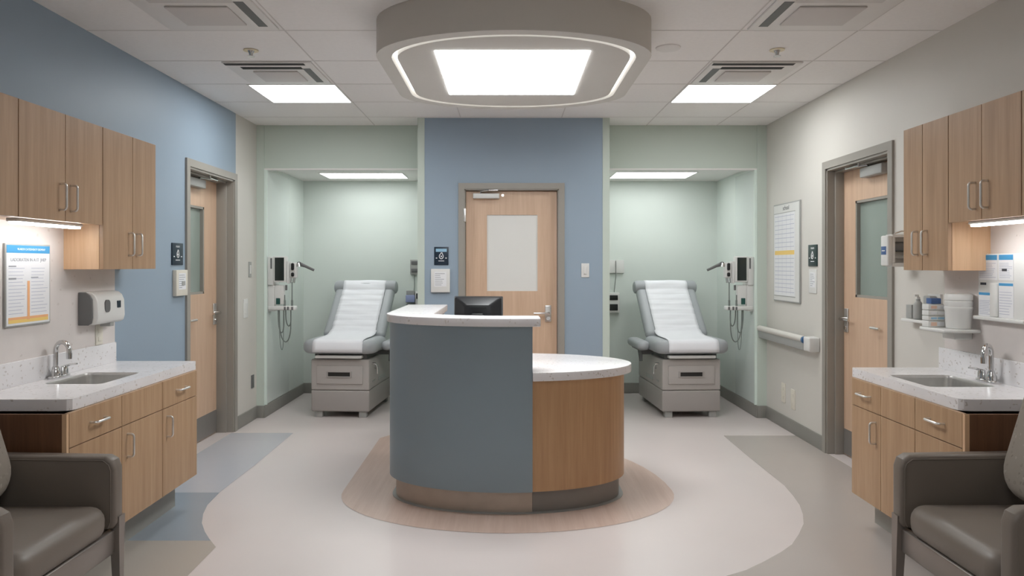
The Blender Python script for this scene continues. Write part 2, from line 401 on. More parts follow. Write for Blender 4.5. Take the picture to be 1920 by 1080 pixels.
# diffusers
def vent(x0, x1, y0, y1, label, s, thick):
    t = thing('ceiling_vent', label, 'ceiling vent', ((x0+x1)/2, (y0+y1)/2, H))
    B(x0+.01, x1-.01, y0+.01, y1-.01, H-.012, H, bev=.004).build('frame', [white_m], t)
    B(x0+.15, x1-.15, y0+.2, y1-.12, H-.022, H-.012, bev=.004).build('centre_panel', [grid_m], t)
    for (a, b_, c_, d) in ((x0+.02, x1-.06, y0+.015, y0+.06), (x0+.1, x1-.1, y0+.10, y0+.155)):
        B(a, b_, c_, d, H-.0135, H-.011).build('slot', [dark_m if not thick else grid_m], t)
    if s > 0: B(x1-.10, x1-.05, y0+.14, y1-.08, H-.0135, H-.011).build('slot', [midg], t)
    else: B(x0+.05, x0+.10, y0+.14, y1-.08, H-.0135, H-.011).build('slot', [midg], t)
vent(-1.86, -1.26, 4.74, 5.32, 'white slotted air vent in front of the left ceiling light', 1, 0)
vent(1.31, 1.92, 4.74, 5.32, 'white slotted air vent in front of the right ceiling light', -1, 0)
vent(-1.88, -1.26, 3.50, 4.10, 'large white air vent cut by the top frame, on the blue wall side', 1, 1)
vent(1.32, 1.96, 3.50, 4.10, 'large white air vent cut by the top frame, on the cream wall side', -1, 1)
def sprinkler(x, y, label):
    t = thing('sprinkler_head', label, 'sprinkler', (x, y, H-.03))
    MB().lathe([(.001, H-.006), (.045, H-.006), (.045, H-.002), (.03, H)], (x, y, 0)).build('escutcheon', [brassw], t)
    m = MB(); m.lathe([(.001, H-.034), (.011, H-.034), (.013, H-.02), (.02, H-.006), (.001, H-.005)], (x, y, 0)); m.lathe([(.001, H-.042), (.022, H-.042), (.022, H-.039), (.001, H-.038)], (x, y, 0))
    m.build('nozzle', [chrome], t)
sprinkler(-1.57, 4.50, 'small metal sprinkler head on the ceiling nearer the blue wall')
sprinkler(1.643, 4.49, 'small metal sprinkler head on the ceiling nearer the cream wall')
o = MB().lathe([(.001, H-.012), (.06, H-.012), (.074, H-.006), (.076, H)], (.97, 4.45, 0), n=36).build('ceiling_speaker', [white_m]); tag(o, 'flat round cover on the ceiling right of the canopy', 'detector')

# ------------------------------------------------------------------ doors
def lever(x, y, z, face, along, parent):
    """face: unit vec out of door; along: direction lever points"""
    fv = Vector(face); av = Vector(along); p = Vector((x, y, z)); up = Vector((0, 0, 1))
    m = MB()
    h = .028
    M4 = Matrix((( av.x, fv.x, 0, x), (av.y, fv.y, 0, y), (0, 0, 1, z), (0, 0, 0, 1)))
    m.box(-.03, .03, 0, .012, -.09, .09, bev=.008, M=M4)
    e = m.build('escutcheon', [steel], parent)
    m = MB(); m.cyl(tuple(p+fv*.01+up*.01), tuple(p+fv*.055+up*.01), .014)
    m.tube([tuple(p+fv*.05+up*.01-av*.012), tuple(p+fv*.055+up*.01+av*.05), tuple(p+fv*.055+up*.01+av*.14)], [.011, .011, .009])
    m.cyl(tuple(p+fv*.01-up*.055), tuple(p+fv*.022-up*.055), .016)
    m.build('lever_handle', [chrome], parent)

def side_door(n, s, xw, ya, yb, d, label):
    """door in a side wall; s=-1 left, +1 right"""
    X = lambda o: s*(xw + o)      # o>0: into the wall
    root = bpy.data.objects.new('door_%d' % n, None); C.objects.link(root); root.location = (X(0), (ya+yb)/2, 0)
    ORG[root.name] = Vector(root.location); root['kind'] = 'structure'; root['label'] = label; root['category'] = 'door'
    fw = .052; HT = DLh
    m = MB()
    m.box(X(-.016), X(.0), ya-fw, ya+.004, 0, HT-.004); m.box(X(-.016), X(.0), yb-.004, yb+fw, 0, HT-.004); m.box(X(-.016), X(.0), ya-fw, yb+fw, HT-.004, HT+fw)
    m.box(X(-.006), X(.26), ya, ya+.02, 0, HT); m.box(X(-.006), X(.26), yb-.02, yb, 0, HT); m.box(X(-.006), X(.26), ya, yb, HT-.02, HT)
    # stops
    m.box(X(.05), X(d), yb-.035, yb-.02, 0, HT-.02, bev=.002); m.box(X(.05), X(d), ya+.02, ya+.035, 0, HT-.02, bev=.002); m.box(X(.05), X(d), ya+.02, yb-.02, HT-.035, HT-.02, bev=.002)
    m.build('door_frame', [frame_m], root)
    # leaf with window hole: panel in YZ plane
    ly0, ly1, lz1 = ya+.024, yb-.024, HT-.024
    gy0, gy1, gz0, gz1 = (ly0+.17, yb-.285, 1.20, 1.91) if s < 0 else (ly0+.17, yb-.215, 1.20, 1.905)
    mm = MB(); b = MB().bm; bm_ = MB(); bm_.bm.free(); bm_.bm = b
    bm_.holed([(ly0, .008), (ly1, .008), (ly1, lz1), (ly0, lz1)], [(gy0, gz0), (gy1, gz0), (gy1, gz1), (gy0, gz1)], 0, .045)
    # map (x,y,z)->(X, y, z): x->Y, y->Z, z->X
    for v in bm_.bm.verts:
        a, bz, cc = v.co; v.co = (X(d+cc), a, bz)
    bmesh.ops.recalc_face_normals(bm_.bm, faces=bm_.bm.faces[:])
    leaf = bm_.build('door_leaf', [door_w], root, smooth=0)
    b2 = MB(); k = .018
    bd = MB()
    for (a0, a1, c0, c1) in ((gy0, gy0+k, gz0, gz1), (gy1-k, gy1, gz0, gz1), (gy0, gy1, gz0, gz0+k), (gy0, gy1, gz1-k, gz1)):
        bd.box(X(d+.002), X(d+.03), a0, a1, c0, c1)
    bd.build('window_bead', [frame_m], leaf)
    B(X(d+.028), X(d+.036), gy0, gy1, gz0, gz1).build('vision_glass', [glassg], leaf, smooth=0)
    B(X(d-.002), X(d), ly0+.01, ly1-.01, .012, .20).build('kick_plate', [kickg], leaf, smooth=0)
    lever(X(d), yb-.085, 1.02, (-s, 0, 0), (0, -1, 0), leaf)
    m = MB(); m.tube([(X(d), yb-.50, 1.0), (X(d-.03), yb-.50, 1.0), (X(d-.03), yb-.62, 1.0)], .009); m.build('pull_bar', [steel], leaf)
    # closer
    yc = (ya+yb)/2-.02
    B(X(d-.06), X(d), yc-.22, yc+.08, HT-.12, HT-.05, bev=.008).build('door_closer', [greyp], root)
    m = MB(); m.tube([(X(d-.04), yc, HT-.05), (X(d-.04), yc, HT-.035), (X(d-.16 if d > .14 else d-.1), yc+.20, HT-.035)], .010)
    m.tube([(X(d-.10), yc+.2, HT-.04), (X(.02), yc+.02, HT-.04), (X(.02), yc+.02, HT-.021)], .008)
    m.build('closer_arm', [chrome], root)
    return root
side_door(1, -1, 2.36, DLa, DLb, .135, 'oak door with tall glass panel in the blue wall')
side_door(2, 1, 2.434, DRa, DRb, .115, 'oak door with tall glass panel in the cream wall')
# centre door
root = bpy.data.objects.new('door_3', None); C.objects.link(root); root.location = (.03, YC, 0); ORG[root.name] = Vector(root.location)
root['kind'] = 'structure'; root['label'] = 'oak door with frosted window in the blue wall behind the desk'; root['category'] = 'door'
m = MB(); fw = .05; yf = YC-.018
m.box(D0-fw, D0+.003, yf, YC, 0, DH-.003); m.box(D1-.003, D1+fw, yf, YC, 0, DH-.003); m.box(D0-fw, D1+fw, yf, YC, DH-.003, DH+fw)
m.box(D0, D0+.012, YC-.01, YC+.2, 0, DH); m.box(D1-.012, D1, YC-.01, YC+.2, 0, DH); m.box(D0, D1, YC-.01, YC+.2, DH-.012, DH)
m.build('door_frame', [frame_m], root)
YD = YC+.045
gx0, gx1, gz0, gz1 = -.187, .268, 1.201, 1.886
b_ = MB(); b_.holed([(D0+.015, .008), (D1-.015, .008), (D1-.015, DH-.016), (D0+.015, DH-.016)], [(gx0, gz0), (gx1, gz0), (gx1, gz1), (gx0, gz1)], 0, .045)
for v in b_.bm.verts:
    a, bz, cc = v.co; v.co = (a, YD+cc, bz)
bmesh.ops.recalc_face_normals(b_.bm, faces=b_.bm.faces[:])
leaf = b_.build('door_leaf', [door_w], root, smooth=0)
B(gx0, gx1, YD+.008, YD+.014, gz0, gz1).build('vision_glass', [glassf], leaf, smooth=0)
B(D0+.02, D1-.02, YD-.002, YD, .012, .2).build('kick_plate', [kickg], leaf, smooth=0)
m = MB(); m.box(.335, .392, YD-.014, YD, .925, 1.075, bev=.008); m.build('escutcheon', [steel], leaf)
m = MB(); m.cyl((.365, YD-.01, 1.005), (.365, YD-.06, 1.005), .014); m.tube([(.375, YD-.055, 1.005), (.32, YD-.06, 1.005), (.232, YD-.058, 1.005)], [.011, .010, .009]); m.cyl((.363, YD-.01, .955), (.363, YD-.026, .955), .017); m.build('lever_handle', [chrome], leaf)
B(-.31, -.075, YD-.055, YD, 2.03, 2.075, bev=.006).build('door_closer', [whitep], root)
m = MB(); m.tube([(-.24, YD-.03, 2.075), (-.24, YD-.03, 2.095), (-.17, YC-.04, 2.1)], .009); m.tube([(-.17, YC-.04, 2.1), (-.09, YC-.045, 2.1), (-.09, YC+.01, 2.1)], .008); m.cyl((-.045, YD-.025, 2.06), (-.045, YD, 2.06), .012); m.build('closer_arm', [chrome], root)
for z in (1.88, .35): B(D0-.004, D0+.018, YC-.026, YD, z-.06, z+.06, bev=.004).build('hinge', [steel], root)

# ------------------------------------------------------------------ exam tables
def exam_table(cx, rz, s, label):
    """s=+1: side pad on local +x"""
    t = thing('exam_table', label, 'exam table', (cx, 6.91, 0), rz, 'exam tables in the alcoves')
    L = dict(parent=t, local=True)
    m = MB(); m.box(-.278, .278, 0, .95, .26, .549, bev=.012); bd = m.build('cabinet_body', [tbl_b], **L)
    B(-.278, .278, .0, .95, .058, .257, bev=.014).build('plinth', [tbl_b2], **L)
    dr = B(-.222, .219, -.012, .02, .318, .492, bev=.006).build('drawer', [tbl_b], **L)
    m = MB(); m.holed([(-.125, .382), (.115, .382), (.115, .438), (-.125, .438)], [(-.11, .392), (.10, .392), (.10, .43), (-.11, .43)], -.02, -.012)
    for v in m.bm.verts: a, b, cc = v.co; v.co = (a, cc, b)
    bmesh.ops.recalc_face_normals(m.bm, faces=m.bm.faces[:])
    m.box(-.11, .10, -.0135, -.0125, .392, .43, m=1); m.build('handle', [tbl_b2, dark_m], dr, local=True)
    B(-.225, .218, -.05, .03, .562, .592, bev=.008).build('slide_tray', [whitep], **L)
    for x in (-.21, .21):
        for y in (.05, .88):
            B(x-.035, x+.035, y-.03, y+.03, 0, .062, bev=.004).build('foot', [greyp], **L)
    m = MB(); m.box(-.25, .25, .03, .45, .549, .615, m=0, bev=.004); m.box(-.24, .24, .40, .9, .549, .60); m.build('seat_support', [midg], **L)
    # upholstery
    seat = MB().pad(.355, .275, .11, .128, .055, T(0, .195, .605)).build('seat_cushion', [vinyl_g], **L)
    ang = 44.5; hl = .375
    Mb = T(0, .50, .70) @ RX(ang) 
    back = MB(); back.pad(.315, hl, .05, .10, .045, Mb @ T(0, hl-.02, -.02)); back.build('backrest', [vinyl_g], **L)
    roll = MB(); P = Mb @ T(0, 2*hl-.085, .045)
    roll.tube([tuple(P @ Vector((x, 0, 0))) for x in (-.338, -.335, -.325, -.30, .30, .325, .335, .338)], [.02, .045, .062, .072, .072, .062, .045, .02], 24)
    roll.build('head_roll', [vinyl_g], **L)
    m = MB(); m.box(-.26, .26, -.01, .6, -.045, -.022, M=Mb, bev=.004); m.box(-.03, .03, .1, .16, -.4, -.04, M=Mb); m.build('back_frame', [midg], **L)
    # paper ribbon
    prof = [(-.088, .625), (-.086, .66), (-.080, .70), (-.062, .726), (-.03, .737), (.05, .741), (.15, .742), (.25, .742), (.34, .745), (.40, .755), (.445, .775)]
    dirv = Vector((math.cos(math.radians(ang)), math.sin(math.radians(ang)))); nrm = Vector((-dirv.y, dirv.x))
    base = Vector((.50, .70)) + nrm*.092
    K = 46
    for k in range(K+1):
        d = .02 + (2*hl-.10)*k/K
        wob = (.0028*math.sin(k*1.05+.6*s) + .002*math.sin(k*2.3+s)) * min(1, k/4)
        lift = max(0, (k-K*.86)/(K*.14))*.03
        p = base + dirv*d + nrm*(wob+lift); prof.append((p.x, p.y))
    e = base + dirv*(2*hl-.06) + nrm*.024; prof.append((e.x, e.y)); e = base + dirv*(2*hl-.03) - nrm*.0; prof.append((e.x, e.y)); e = base + dirv*(2*hl-.022) - nrm*.06; prof.append((e.x, e.y))
    rows = []
    NX = 12
    for i, (y, z) in enumerate(prof):
        w = .236 if i < 12 else .225
        row = []
        for j in range(NX+1):
            x = -w + 2*w*j/NX
            dz = (.0022*math.sin(3.1*j/NX*2.3+i*.8*s+random.random()*.4) if i > 12 else 0)
            row.append((x, y - dz*nrm.x*-1, z + dz))
        rows.append(row)
    m = MB(); m.loft(rows, cap=False, closed=False)
    sh = m.build('paper_sheet', [paper_m], smooth=60, **L)
    md = sh.modifiers.new('thick', 'SOLIDIFY'); md.thickness = .003; md.offset = 1
    # side pad and fittings
    x0 = s*.405
    ap = MB().pad(.065, .25, .06, .085, .038, T(x0, .42, .615)).build('arm_pad', [vinyl_g], **L)
    m = MB(); m.box(x0-.02, x0+.02, .25, .62, .60, .617); m.box(s*.27, x0, .36, .40, .555, .60); m.cyl((x0, .3, .60), (x0, .3, .50), .012); m.cyl((x0-s*.03, .52, .60), (x0-s*.05, .52, .47), .016); m.build('arm_bracket', [midg], ap, local=True)
    m = MB(); m.tube([(s*.275, .10, .50), (s*.315, .10, .50), (s*.325, .12, .47), (s*.325, .13, .40)], .009); m.build('release_lever', [chrome], **L)
    MB().cyl((s*.278, .22, .45), (s*.30, .22, .45), .02).build('knob', [chrome], **L)
    m = MB(); m.box(s*.278, s*.281, .35, .62, .30, .34); m.box(s*.278, s*.281, .12, .22, .32, .335); m.build('side_plate', [greyp], **L)
    return t
exam_table(-1.575, math.radians(-4.0), +1, 'grey exam table under white paper in the alcove beside the blue desk panel')
exam_table(1.725, math.radians(3.2), -1, 'grey exam table under white paper in the alcove beside the wood desk panel')

# ------------------------------------------------------------------ reception desk
t = thing('reception_desk', 'oval reception desk with tall blue panel and lower curved wood front', 'reception desk', (0, 4.66, 0))
EC = (0, 4.655)
def ell(a, b, a0, a1, n=30, c=EC):
    return [(c[0]+a*math.cos(math.radians(a0+(a1-a0)*k/n)), c[1]+b*math.sin(math.radians(a0+(a1-a0)*k/n))) for k in range(n+1)]
XS = .142
angS = -math.degrees(math.acos(XS/.742))       # angle of the seam on the blue front
# blue shell: left side from back, round the front to the seam
outer = [(-.742, 5.6)] + ell(.742, .457, 180, 360+angS, 36)
inner = [(-.70, 5.6)] + ell(.70, .417, 180, 360-math.degrees(math.acos(XS/.70)), 36)
m = MB(); m.prism(outer + inner[::-1], .135, 1.085, bev=0); m.build('blue_front_panel', [desk_b], t)
wo = ell(.732, .447, -math.degrees(math.acos(.1425/.732)), 0, 24) + [(.732, 5.05)]
wi = [(x*.955, (y-4.655)*.94+4.655) for x, y in wo]; wi[-1] = (.70, 5.05); wi[0] = (.1425, wi[0][1])
m = MB(); m.prism(wo + wi[::-1], .135, .77); m.build('wood_front_panel', [desk_w], t)
B(-.70, .70, 5.03, 5.07, .135, .77).build('back_panel', [desk_w], t)
# kick plates
ko = [(-.70, 5.55)] + ell(.703, .40, 180, 360-math.degrees(math.acos(XS/.703)), 36); ki = [(-.66, 5.55)] + ell(.66, .36, 180, 360-math.degrees(math.acos(XS/.66)), 36)
MB().prism(ko+ki[::-1], .004, .137).build('kick_plate', [kick_m], t)
ko = ell(.70, .397, -math.degrees(math.acos(.1435/.70)), 0, 24)+[(.70, 5.03)]; ki = [(x*.94, (y-4.655)*.9+4.655) for x, y in ko]; ki[-1] = (.66, 5.03); ki[0] = (.1435, ki[0][1])
MB().prism(ko+ki[::-1], .004, .137).build('kick_plate', [kickg], t)
m = MB(); m.prism([(-.70, 5.55)] + ell(.725, .425, 180, 360, 50) + [(.725, 5.0), (.68, 5.0)] + ell(.66, .36, 360, 180, 50) + [(-.66, 5.55)], .0015, .006); m.build('floor_seal', [greyp], t)
# low worktop
lo = ell(.778, .478, 0, 360, 72)[:-1]
lw = [(.143, 4.25)] + ell(.778, .478, -math.degrees(math.acos(.143/.778)), 90, 40) + [(-.695, 5.133), (-.695, 4.66)] + ell(.695, .41, 180, 360-math.degrees(math.acos(.143/.695)), 24)[1:-1]
MB().prism(lw, .772, .822, bev=.004).build('low_worktop', [quartz], t)
# high ledge
oo = [(-.762, 5.62)] + ell(.762, .497, 180, 360-math.degrees(math.acos(.187/.762)), 40)
ii = [(-.46, 5.62), (-.46, 4.62)] + [(x, y) for x, y in ell(.50, .27, 205, 270, 10)] + [(.187, 4.385)]
MB().prism(oo + ii[::-1], 1.085, 1.134, bev=.006).build('high_ledge', [quartz], t)
B(-.70, -.48, 5.5, 5.58, .82, 1.085).build('ledge_support', [desk_b], t)
B(-.70, .13, 4.72, 4.74, .2, .772).build('knee_panel', [desk_w], t)
# monitor seen from behind
t = thing('computer_monitor', 'black computer monitor seen from behind on the reception desk', 'monitor', (-.2, 4.95, .822), math.radians(-4))
m = MB()
m.loft([[(x, .045, z) for x, z in rrect(.165, .102, .008)], [(x, .03, z) for x, z in rrect(.165, .102, .008)], [(x, 0, z) for x, z in rrect(.158, .095, .012)], [(x, -.02, z) for x, z in rrect(.10, .055, .02)], [(x, -.028, z) for x, z in rrect(.09, .045, .02)]], M=T(0, 0, .30))
hs = m.build('housing', [black], t, local=True)
B(-.155, .155, .045, .047, .21, .39).build('screen', [screen_m], hs, local=True)
B(-.055, .06, -.030, -.027, .322, .338, bev=.001).build('rear_vent', [blackm], hs, local=True)
m = MB(); m.box(-.04, .04, -.045, -.02, .01, .29, bev=.008); m.build('stand', [blackm], t, local=True)
B(-.10, .10, -.09, .08, 0, .012, bev=.005).build('stand_base', [blackm], t, local=True)
# small tray on worktop behind ledge

# ------------------------------------------------------------------ cabinetry
def bar_handle(path0, path1, out, parent, r=.0055, d=.032):
    """bow handle between two points standing off by vector out"""
    a, b, o = Vector(path0), Vector(path1), Vector(out)
    u = (b-a).normalized(); pts = [a, a+o*d*.6]
    for k in (0, 1, 2, 3): 
        q = PI/2*k/3; pts.append(a + o*(d*.6 + d*.4*math.sin(q)) + u*(.014*(1-math.cos(q))))
    for k in (3, 2, 1, 0):
        q = PI/2*k/3; pts.append(b + o*(d*.6 + d*.4*math.sin(q)) - u*(.014*(1-math.cos(q))))
    pts += [b+o*d*.6, b]
    MB().tube([tuple(p) for p in pts], r, 10).build('handle', [steel], parent)
def wall_cab(s, xw, depth, y0, y1, z0, z1, splits, handles, label, sidem=inner_w, hz=None, group=None, name='wall_cabinet'):
    t = thing(name, label, 'wall cabinet', (s*(xw-depth/2), (y0+y1)/2, z0), 0, group)
    X = lambda d: s*(xw-d)
    B(X(.0), X(depth-.021), y0+.001, y1-.001, z0, z1, bev=.001).build('body', [sidem], t, smooth=0)
    ys_ = [y0]+splits+[y1]
    for i in range(len(ys_)-1):
        d = B(X(depth-.02), X(depth), ys_[i]+.002, ys_[i+1]-.002, z0, z1, bev=.0012).build('door', [cab_w], t, smooth=0)
        if i in handles:
            hy = ys_[i+1]-.045 if handles[i] > 0 else ys_[i]+.045
            z = hz or z0+.07
            bar_handle((X(depth), hy, z), (X(depth), hy, z+.125), (-s, 0, 0), d)
    return t
wall_cab(-1, 2.36, .215, 3.90, 4.485, 1.412, 2.166, [4.21], {0: 1, 1: -1}, 'tall oak wall cabinet on the blue wall, farthest of its row', hz=1.49)
wall_cab(-1, 2.36, .215, 3.228, 3.898, 1.647, 2.166, [3.57], {0: 1, 1: -1}, 'short oak wall cabinet above the framed poster on the blue wall side', hz=1.70)
wall_cab(-1, 2.36, .215, 2.54, 3.226, 1.647, 2.166, [2.88], {}, 'short oak wall cabinet cut by the frame edge on the blue wall side')
wall_cab(1, 2.434, .22, 3.70, 4.118, 1.407, 2.187, [3.93], {0: 1, 1: -1}, 'tall oak wall cabinet on the cream wall, farthest of its row', hz=1.49)
wall_cab(1, 2.434, .22, 3.173, 3.698, 1.647, 2.187, [3.44], {0: 1, 1: -1}, 'short oak wall cabinet above the white form rack on the cream wall side', hz=1.70)
wall_cab(1, 2.434, .22, 2.54, 3.171, 1.647, 2.187, [2.86], {}, 'short oak wall cabinet cut by the frame edge on the cream wall side')
def strip(s, xc, y0, y1, label):
    t = thing('under_cabinet_light', label, 'light', (s*xc, (y0+y1)/2, 1.625))
    B(s*xc-.026, s*xc+.026, y0-.01, y1+.01, 1.632, 1.6465, bev=.003).build('housing', [whitep], t)
    B(s*xc-.022, s*xc+.022, y0, y1, 1.621, 1.632, bev=.004).build('diffuser', [L_STRIP], t)
strip(-1, 2.225, 3.31, 3.80, 'lit strip light under the cabinets above the framed poster')
strip(1, 2.265, 2.95, 3.57, 'lit strip light under the cabinets above the white form rack')

def base_unit(s, xw, xf, y0, y1, splits, label, toe, z0, dh, doorh, hand, gap):
    t = thing('base_cabinet', label, 'base cabinet', (s*(xw+xf)/2, (y0+y1)/2, 0))
    X = lambda x: s*x
    m = MB(); m.box(X(xf+.021), X(xw-.001), y0+.015, y1, z0, z0+.018); m.box(X(xf+.021), X(xw-.001), y1-.018, y1, z0+.018, .806); m.box(X(xw-.012), X(xw-.001), y0+.015, y1-.018, z0+.018, .806); m.build('carcass', [side_w], t, smooth=0)
    B(X(xf+.001), X(xw-.001), y0, y0+.014, z0-.0, .806, bev=.001).build('end_panel', [side_w], t, smooth=0)
    B(X(xf), X(xf+.02), y0-.001, y0+.016, z0, .806, bev=.001).build('edge_strip', [inner_w], t, smooth=0)
    B(X(toe), X(xw-.001), y0+.06, y1-.02, 0, z0).build('toe_kick', [toe_m], t, smooth=0)
    ys_ = [y0+.018]+splits+[y1]; zs = .657
    for i in range(len(ys_)-1):
        d = B(X(xf), X(xf+.02), ys_[i]+.002, ys_[i+1]-.002, zs+.002, .806, bev=.0012).build('drawer', [base_w], t, smooth=0)
        yc = (ys_[i]+ys_[i+1])/2
        if dh[i]: bar_handle((X(xf), yc-.055, .735), (X(xf), yc+.055, .735), (-s, 0, 0), d)
        d = B(X(xf), X(xf+.02), ys_[i]+.002, ys_[i+1]-.002, z0, zs-.002, bev=.0012).build('door', [base_w], t, smooth=0)
        if doorh[i]:
            hy = ys_[i]+.05 if doorh[i] < 0 else ys_[i+1]-.05
            bar_handle((X(xf), hy, .50), (X(xf), hy, .61), (-s, 0, 0), d)
    return t
base_unit(-1, 2.36, 1.858, 3.10, 4.40, [3.545, 3.963], 'oak base cabinet standing against the blue wall under the sink worktop', 1.98, .185, [1, 0, 1], [0, -1, -1], None, 0)
base_unit(1, 2.434, 1.925, 3.10, 4.12, [3.48, 3.80], 'oak base cabinet standing against the cream wall under the sink worktop', 2.045, .165, [1, 0, 1], [0, 0, -1], None, 0)

def worktop(s, xw, xf, y0, y1, hole, label, yb0, yb1):
    t = thing('worktop', label, 'worktop', (s*(xw+xf)/2, (y0+y1)/2, .807))
    out = [(xw-.001, y0), (xf+.05, y0), (xf+.022, y0+.006), (xf+.006, y0+.022), (xf, y0+.05), (xf, y1-.008), (xf+.008, y1), (xw-.001, y1)]
    hx0, hx1, hy0, hy1 = hole
    inn = [((hx0+hx1)/2+x, (hy0+hy1)/2+y) for x, y in rrect((hx1-hx0)/2, (hy1-hy0)/2, .035)]
    m = MB(); m.holed([(s*x, y) for x, y in out], [(s*x, y) for x, y in inn], .807, .857); m.build('slab', [quartz], t, smooth=30)
    B(s*(xw-.016), s*(xw-.0065), yb0, yb1, .857, .975, bev=.002).build('upstand', [quartz], t)
    # sink
    t2 = thing('sink', 'brushed steel sink sunk in the worktop on the %s wall side' % ('blue' if s < 0 else 'cream'), 'sink', (s*(hx0+hx1)/2, (hy0+hy1)/2, .66))
    cx, cy = s*(hx0+hx1)/2, (hy0+hy1)/2; hx, hy = (hx1-hx0)/2-.001, (hy1-hy0)/2-.001
    loops = [[(cx+x, cy+y, z) for x, y in rrect(hx-d, hy-d, max(.034-d*.4, .01))] for z, d in ((.8565, -.0), (.853, .002), (.84, .003), (.72, .008), (.70, .02), (.694, .05))]
    m = MB(); m.loft(loops, cap=False); b2 = m.bm
    # bottom cap only
    m.poly([(cx+x, cy+y, .694) for x, y in rrect(hx-.05, hy-.05, .01)])
    bmesh.ops.remove_doubles(m.bm, verts=m.bm.verts, dist=.0003)
    bs = m.build('basin', [steeld], t2, smooth=50)
    md = bs.modifiers.new('thick', 'SOLIDIFY'); md.thickness = .0015; md.offset = 0
    MB().lathe([(.001, .695), (.032, .695), (.036, .698), (.03, .699), (.001, .697)], (cx, cy, 0)).build('drain', [chrome], t2)
worktop(-1, 2.36, 1.878, 3.164, 4.437, (1.975, 2.265, 3.575, 3.965), 'white speckled quartz worktop on the cabinet by the blue wall', 3.17, 4.41)
worktop(1, 2.434, 1.943, 3.164, 4.157, (2.00, 2.325, 3.49, 3.87), 'white speckled quartz worktop on the cabinet by the cream wall', 3.17, 4.13)

def faucet(x, y, s, label, hdy):
    z = .857; t = thing('faucet', label, 'faucet', (x, y, z))
    m = MB(); m.pad(.028, .07, .027, .012, .004, T(x, y+hdy/2, z)); m.lathe([(.024, 0), (.024, .02), (.017, .035), (.014, .05)], (x, y, z+.01)); m.build('base', [chrome], t)
    d = Vector((-s*.80, -.6, 0)).normalized() if s > 0 else Vector((.85, -.3, 0)).normalized()
    pts = [(x, y, z+.04), (x, y, z+.13)]; R = .046
    for k in range(1, 11):
        a = PI*k/10*1.02; p = Vector((x, y, z+.14)) + d*(R*(1-math.cos(a))) + Vector((0, 0, R*math.sin(a))); pts.append(tuple(p))
    e = Vector(pts[-1]); pts.append(tuple(e+Vector((0, 0, -.012))))
    sp = MB().tube(pts, [.0115]*len(pts), 16).build('spout', [chrome], t)
    MB().cyl(tuple(e+Vector((0, 0, -.006))), tuple(e+Vector((0, 0, -.035))), .014, .013).build('aerator', [chrome], sp)
    y2 = y+hdy
    m = MB(); m.lathe([(.02, 0), (.019, .03), (.015, .045), (.001, .05)], (x+(-s*.01), y2, z+.01)); m.tube([(x-s*.01, y2, z+.052), (x-s*.04, y2+.002, z+.062), (x-s*.075, y2+.004, z+.066)], [.007, .006, .004]); m.build('lever_handle', [chrome], t)
faucet(-2.312, 3.765, -1, 'chrome gooseneck faucet behind the sink on the blue wall side', .055)
faucet(2.375, 3.615, 1, 'chrome gooseneck faucet behind the sink on the cream wall side', .055)

# ------------------------------------------------------------------ armchairs
def armchair(loc, rz, label):
    """local: faces +x, origin on floor at centre; x front .36, y half-width .37"""
    t = thing('armchair', label, 'armchair', loc, rz, 'taupe lounge chairs')
    L = dict(parent=t, local=True)
    # seat cushion
    seat = MB().pad(.345, .287, .07, .135, .055, T(.003, 0, .335), crown=.012).build('seat_cushion', [chair_v], **L)
    for s in (-1, 1):
        # padded arm: tall panel with rounded top
        m = MB(); prof = [(-.34, .35), (.30, .35), (.342, .355), (.352, .38), (.352, .60), (.340, .635), (.31, .652), (-.30, .662), (-.34, .64)]
        m.prism(prof, s*.30, s*.372, axis='y', bev=.018, sharp=60)
        m.build('arm', [chair_v], **L)
        m = MB()
        for y in (s*.301-s*.003, s*.371+s*.0):
            pp = [(.325, y, .36), (.336, y, .39), (.336, y, .595), (.328, y, .62), (.305, y, .637), (-.30, y, .645)]
            m.tube(pp, .0022, 6)
        m.build('piping', [chair_v], bpy.data.objects[[o.name for o in t.children if o.name.startswith('arm')][-1]], local=True)
        # legs
        for (xa, xb, w) in ((.345, .345, .022), (-.33, -.36, .022)):
            m = MB(); y0 = s*.345
            m.loft([[(xb-.013, y0-.011, 0), (xb+.013, y0-.011, 0), (xb+.013, y0+.011, 0), (xb-.013, y0+.011, 0)],
                    [(xa-.026, y0-.018, .30), (xa+.012, y0-.018, .30), (xa+.012, y0+.024, .30), (xa-.026, y0+.024, .30)],
                    [(xa-.022, y0-.018, .40), (xa+.012, y0-.018, .40), (xa+.012, y0+.029, .40), (xa-.022, y0+.029, .40)]])
            m.build('leg', [leg_m], smooth=0, **L)
    # rails
    m = MB(); m.box(.305, .338, -.34, .34, .25, .345, bev=.006); m.box(-.345, -.315, -.34, .34, .25, .345, bev=.006)
    m.box(-.33, .33, .325, .35, .25, .345, bev=.006); m.box(-.33, .33, -.35, -.325, .25, .345, bev=.006); m.build('seat_rail', [leg_m], **L)
    # back
    M = T(-.04, 0, .515) @ RY(-17)
    m = MB()
    loops = []
    m.pad(.262, .272, .13, .12, .055, M @ T(0, 0, .265) @ Matrix(((0, 0, 1, -.07), (0, 1, 0, 0), (-1, 0, 0, 0), (0, 0, 0, 1))), crown=.02)
    m.build('backrest', [chair_p], **L)
    m = MB(); m.box(-.10, -.07, -.2, .2, -.16, .10, M=M, bev=.01); m.build('back_support', [blackm], **L)
    return t
armchair((-1.955, 2.70, 0), 0, 'taupe vinyl armchair in front of the cabinet by the blue wall')
armchair((1.965, 2.72, 0), PI, 'taupe vinyl armchair in front of the cabinet by the cream wall')

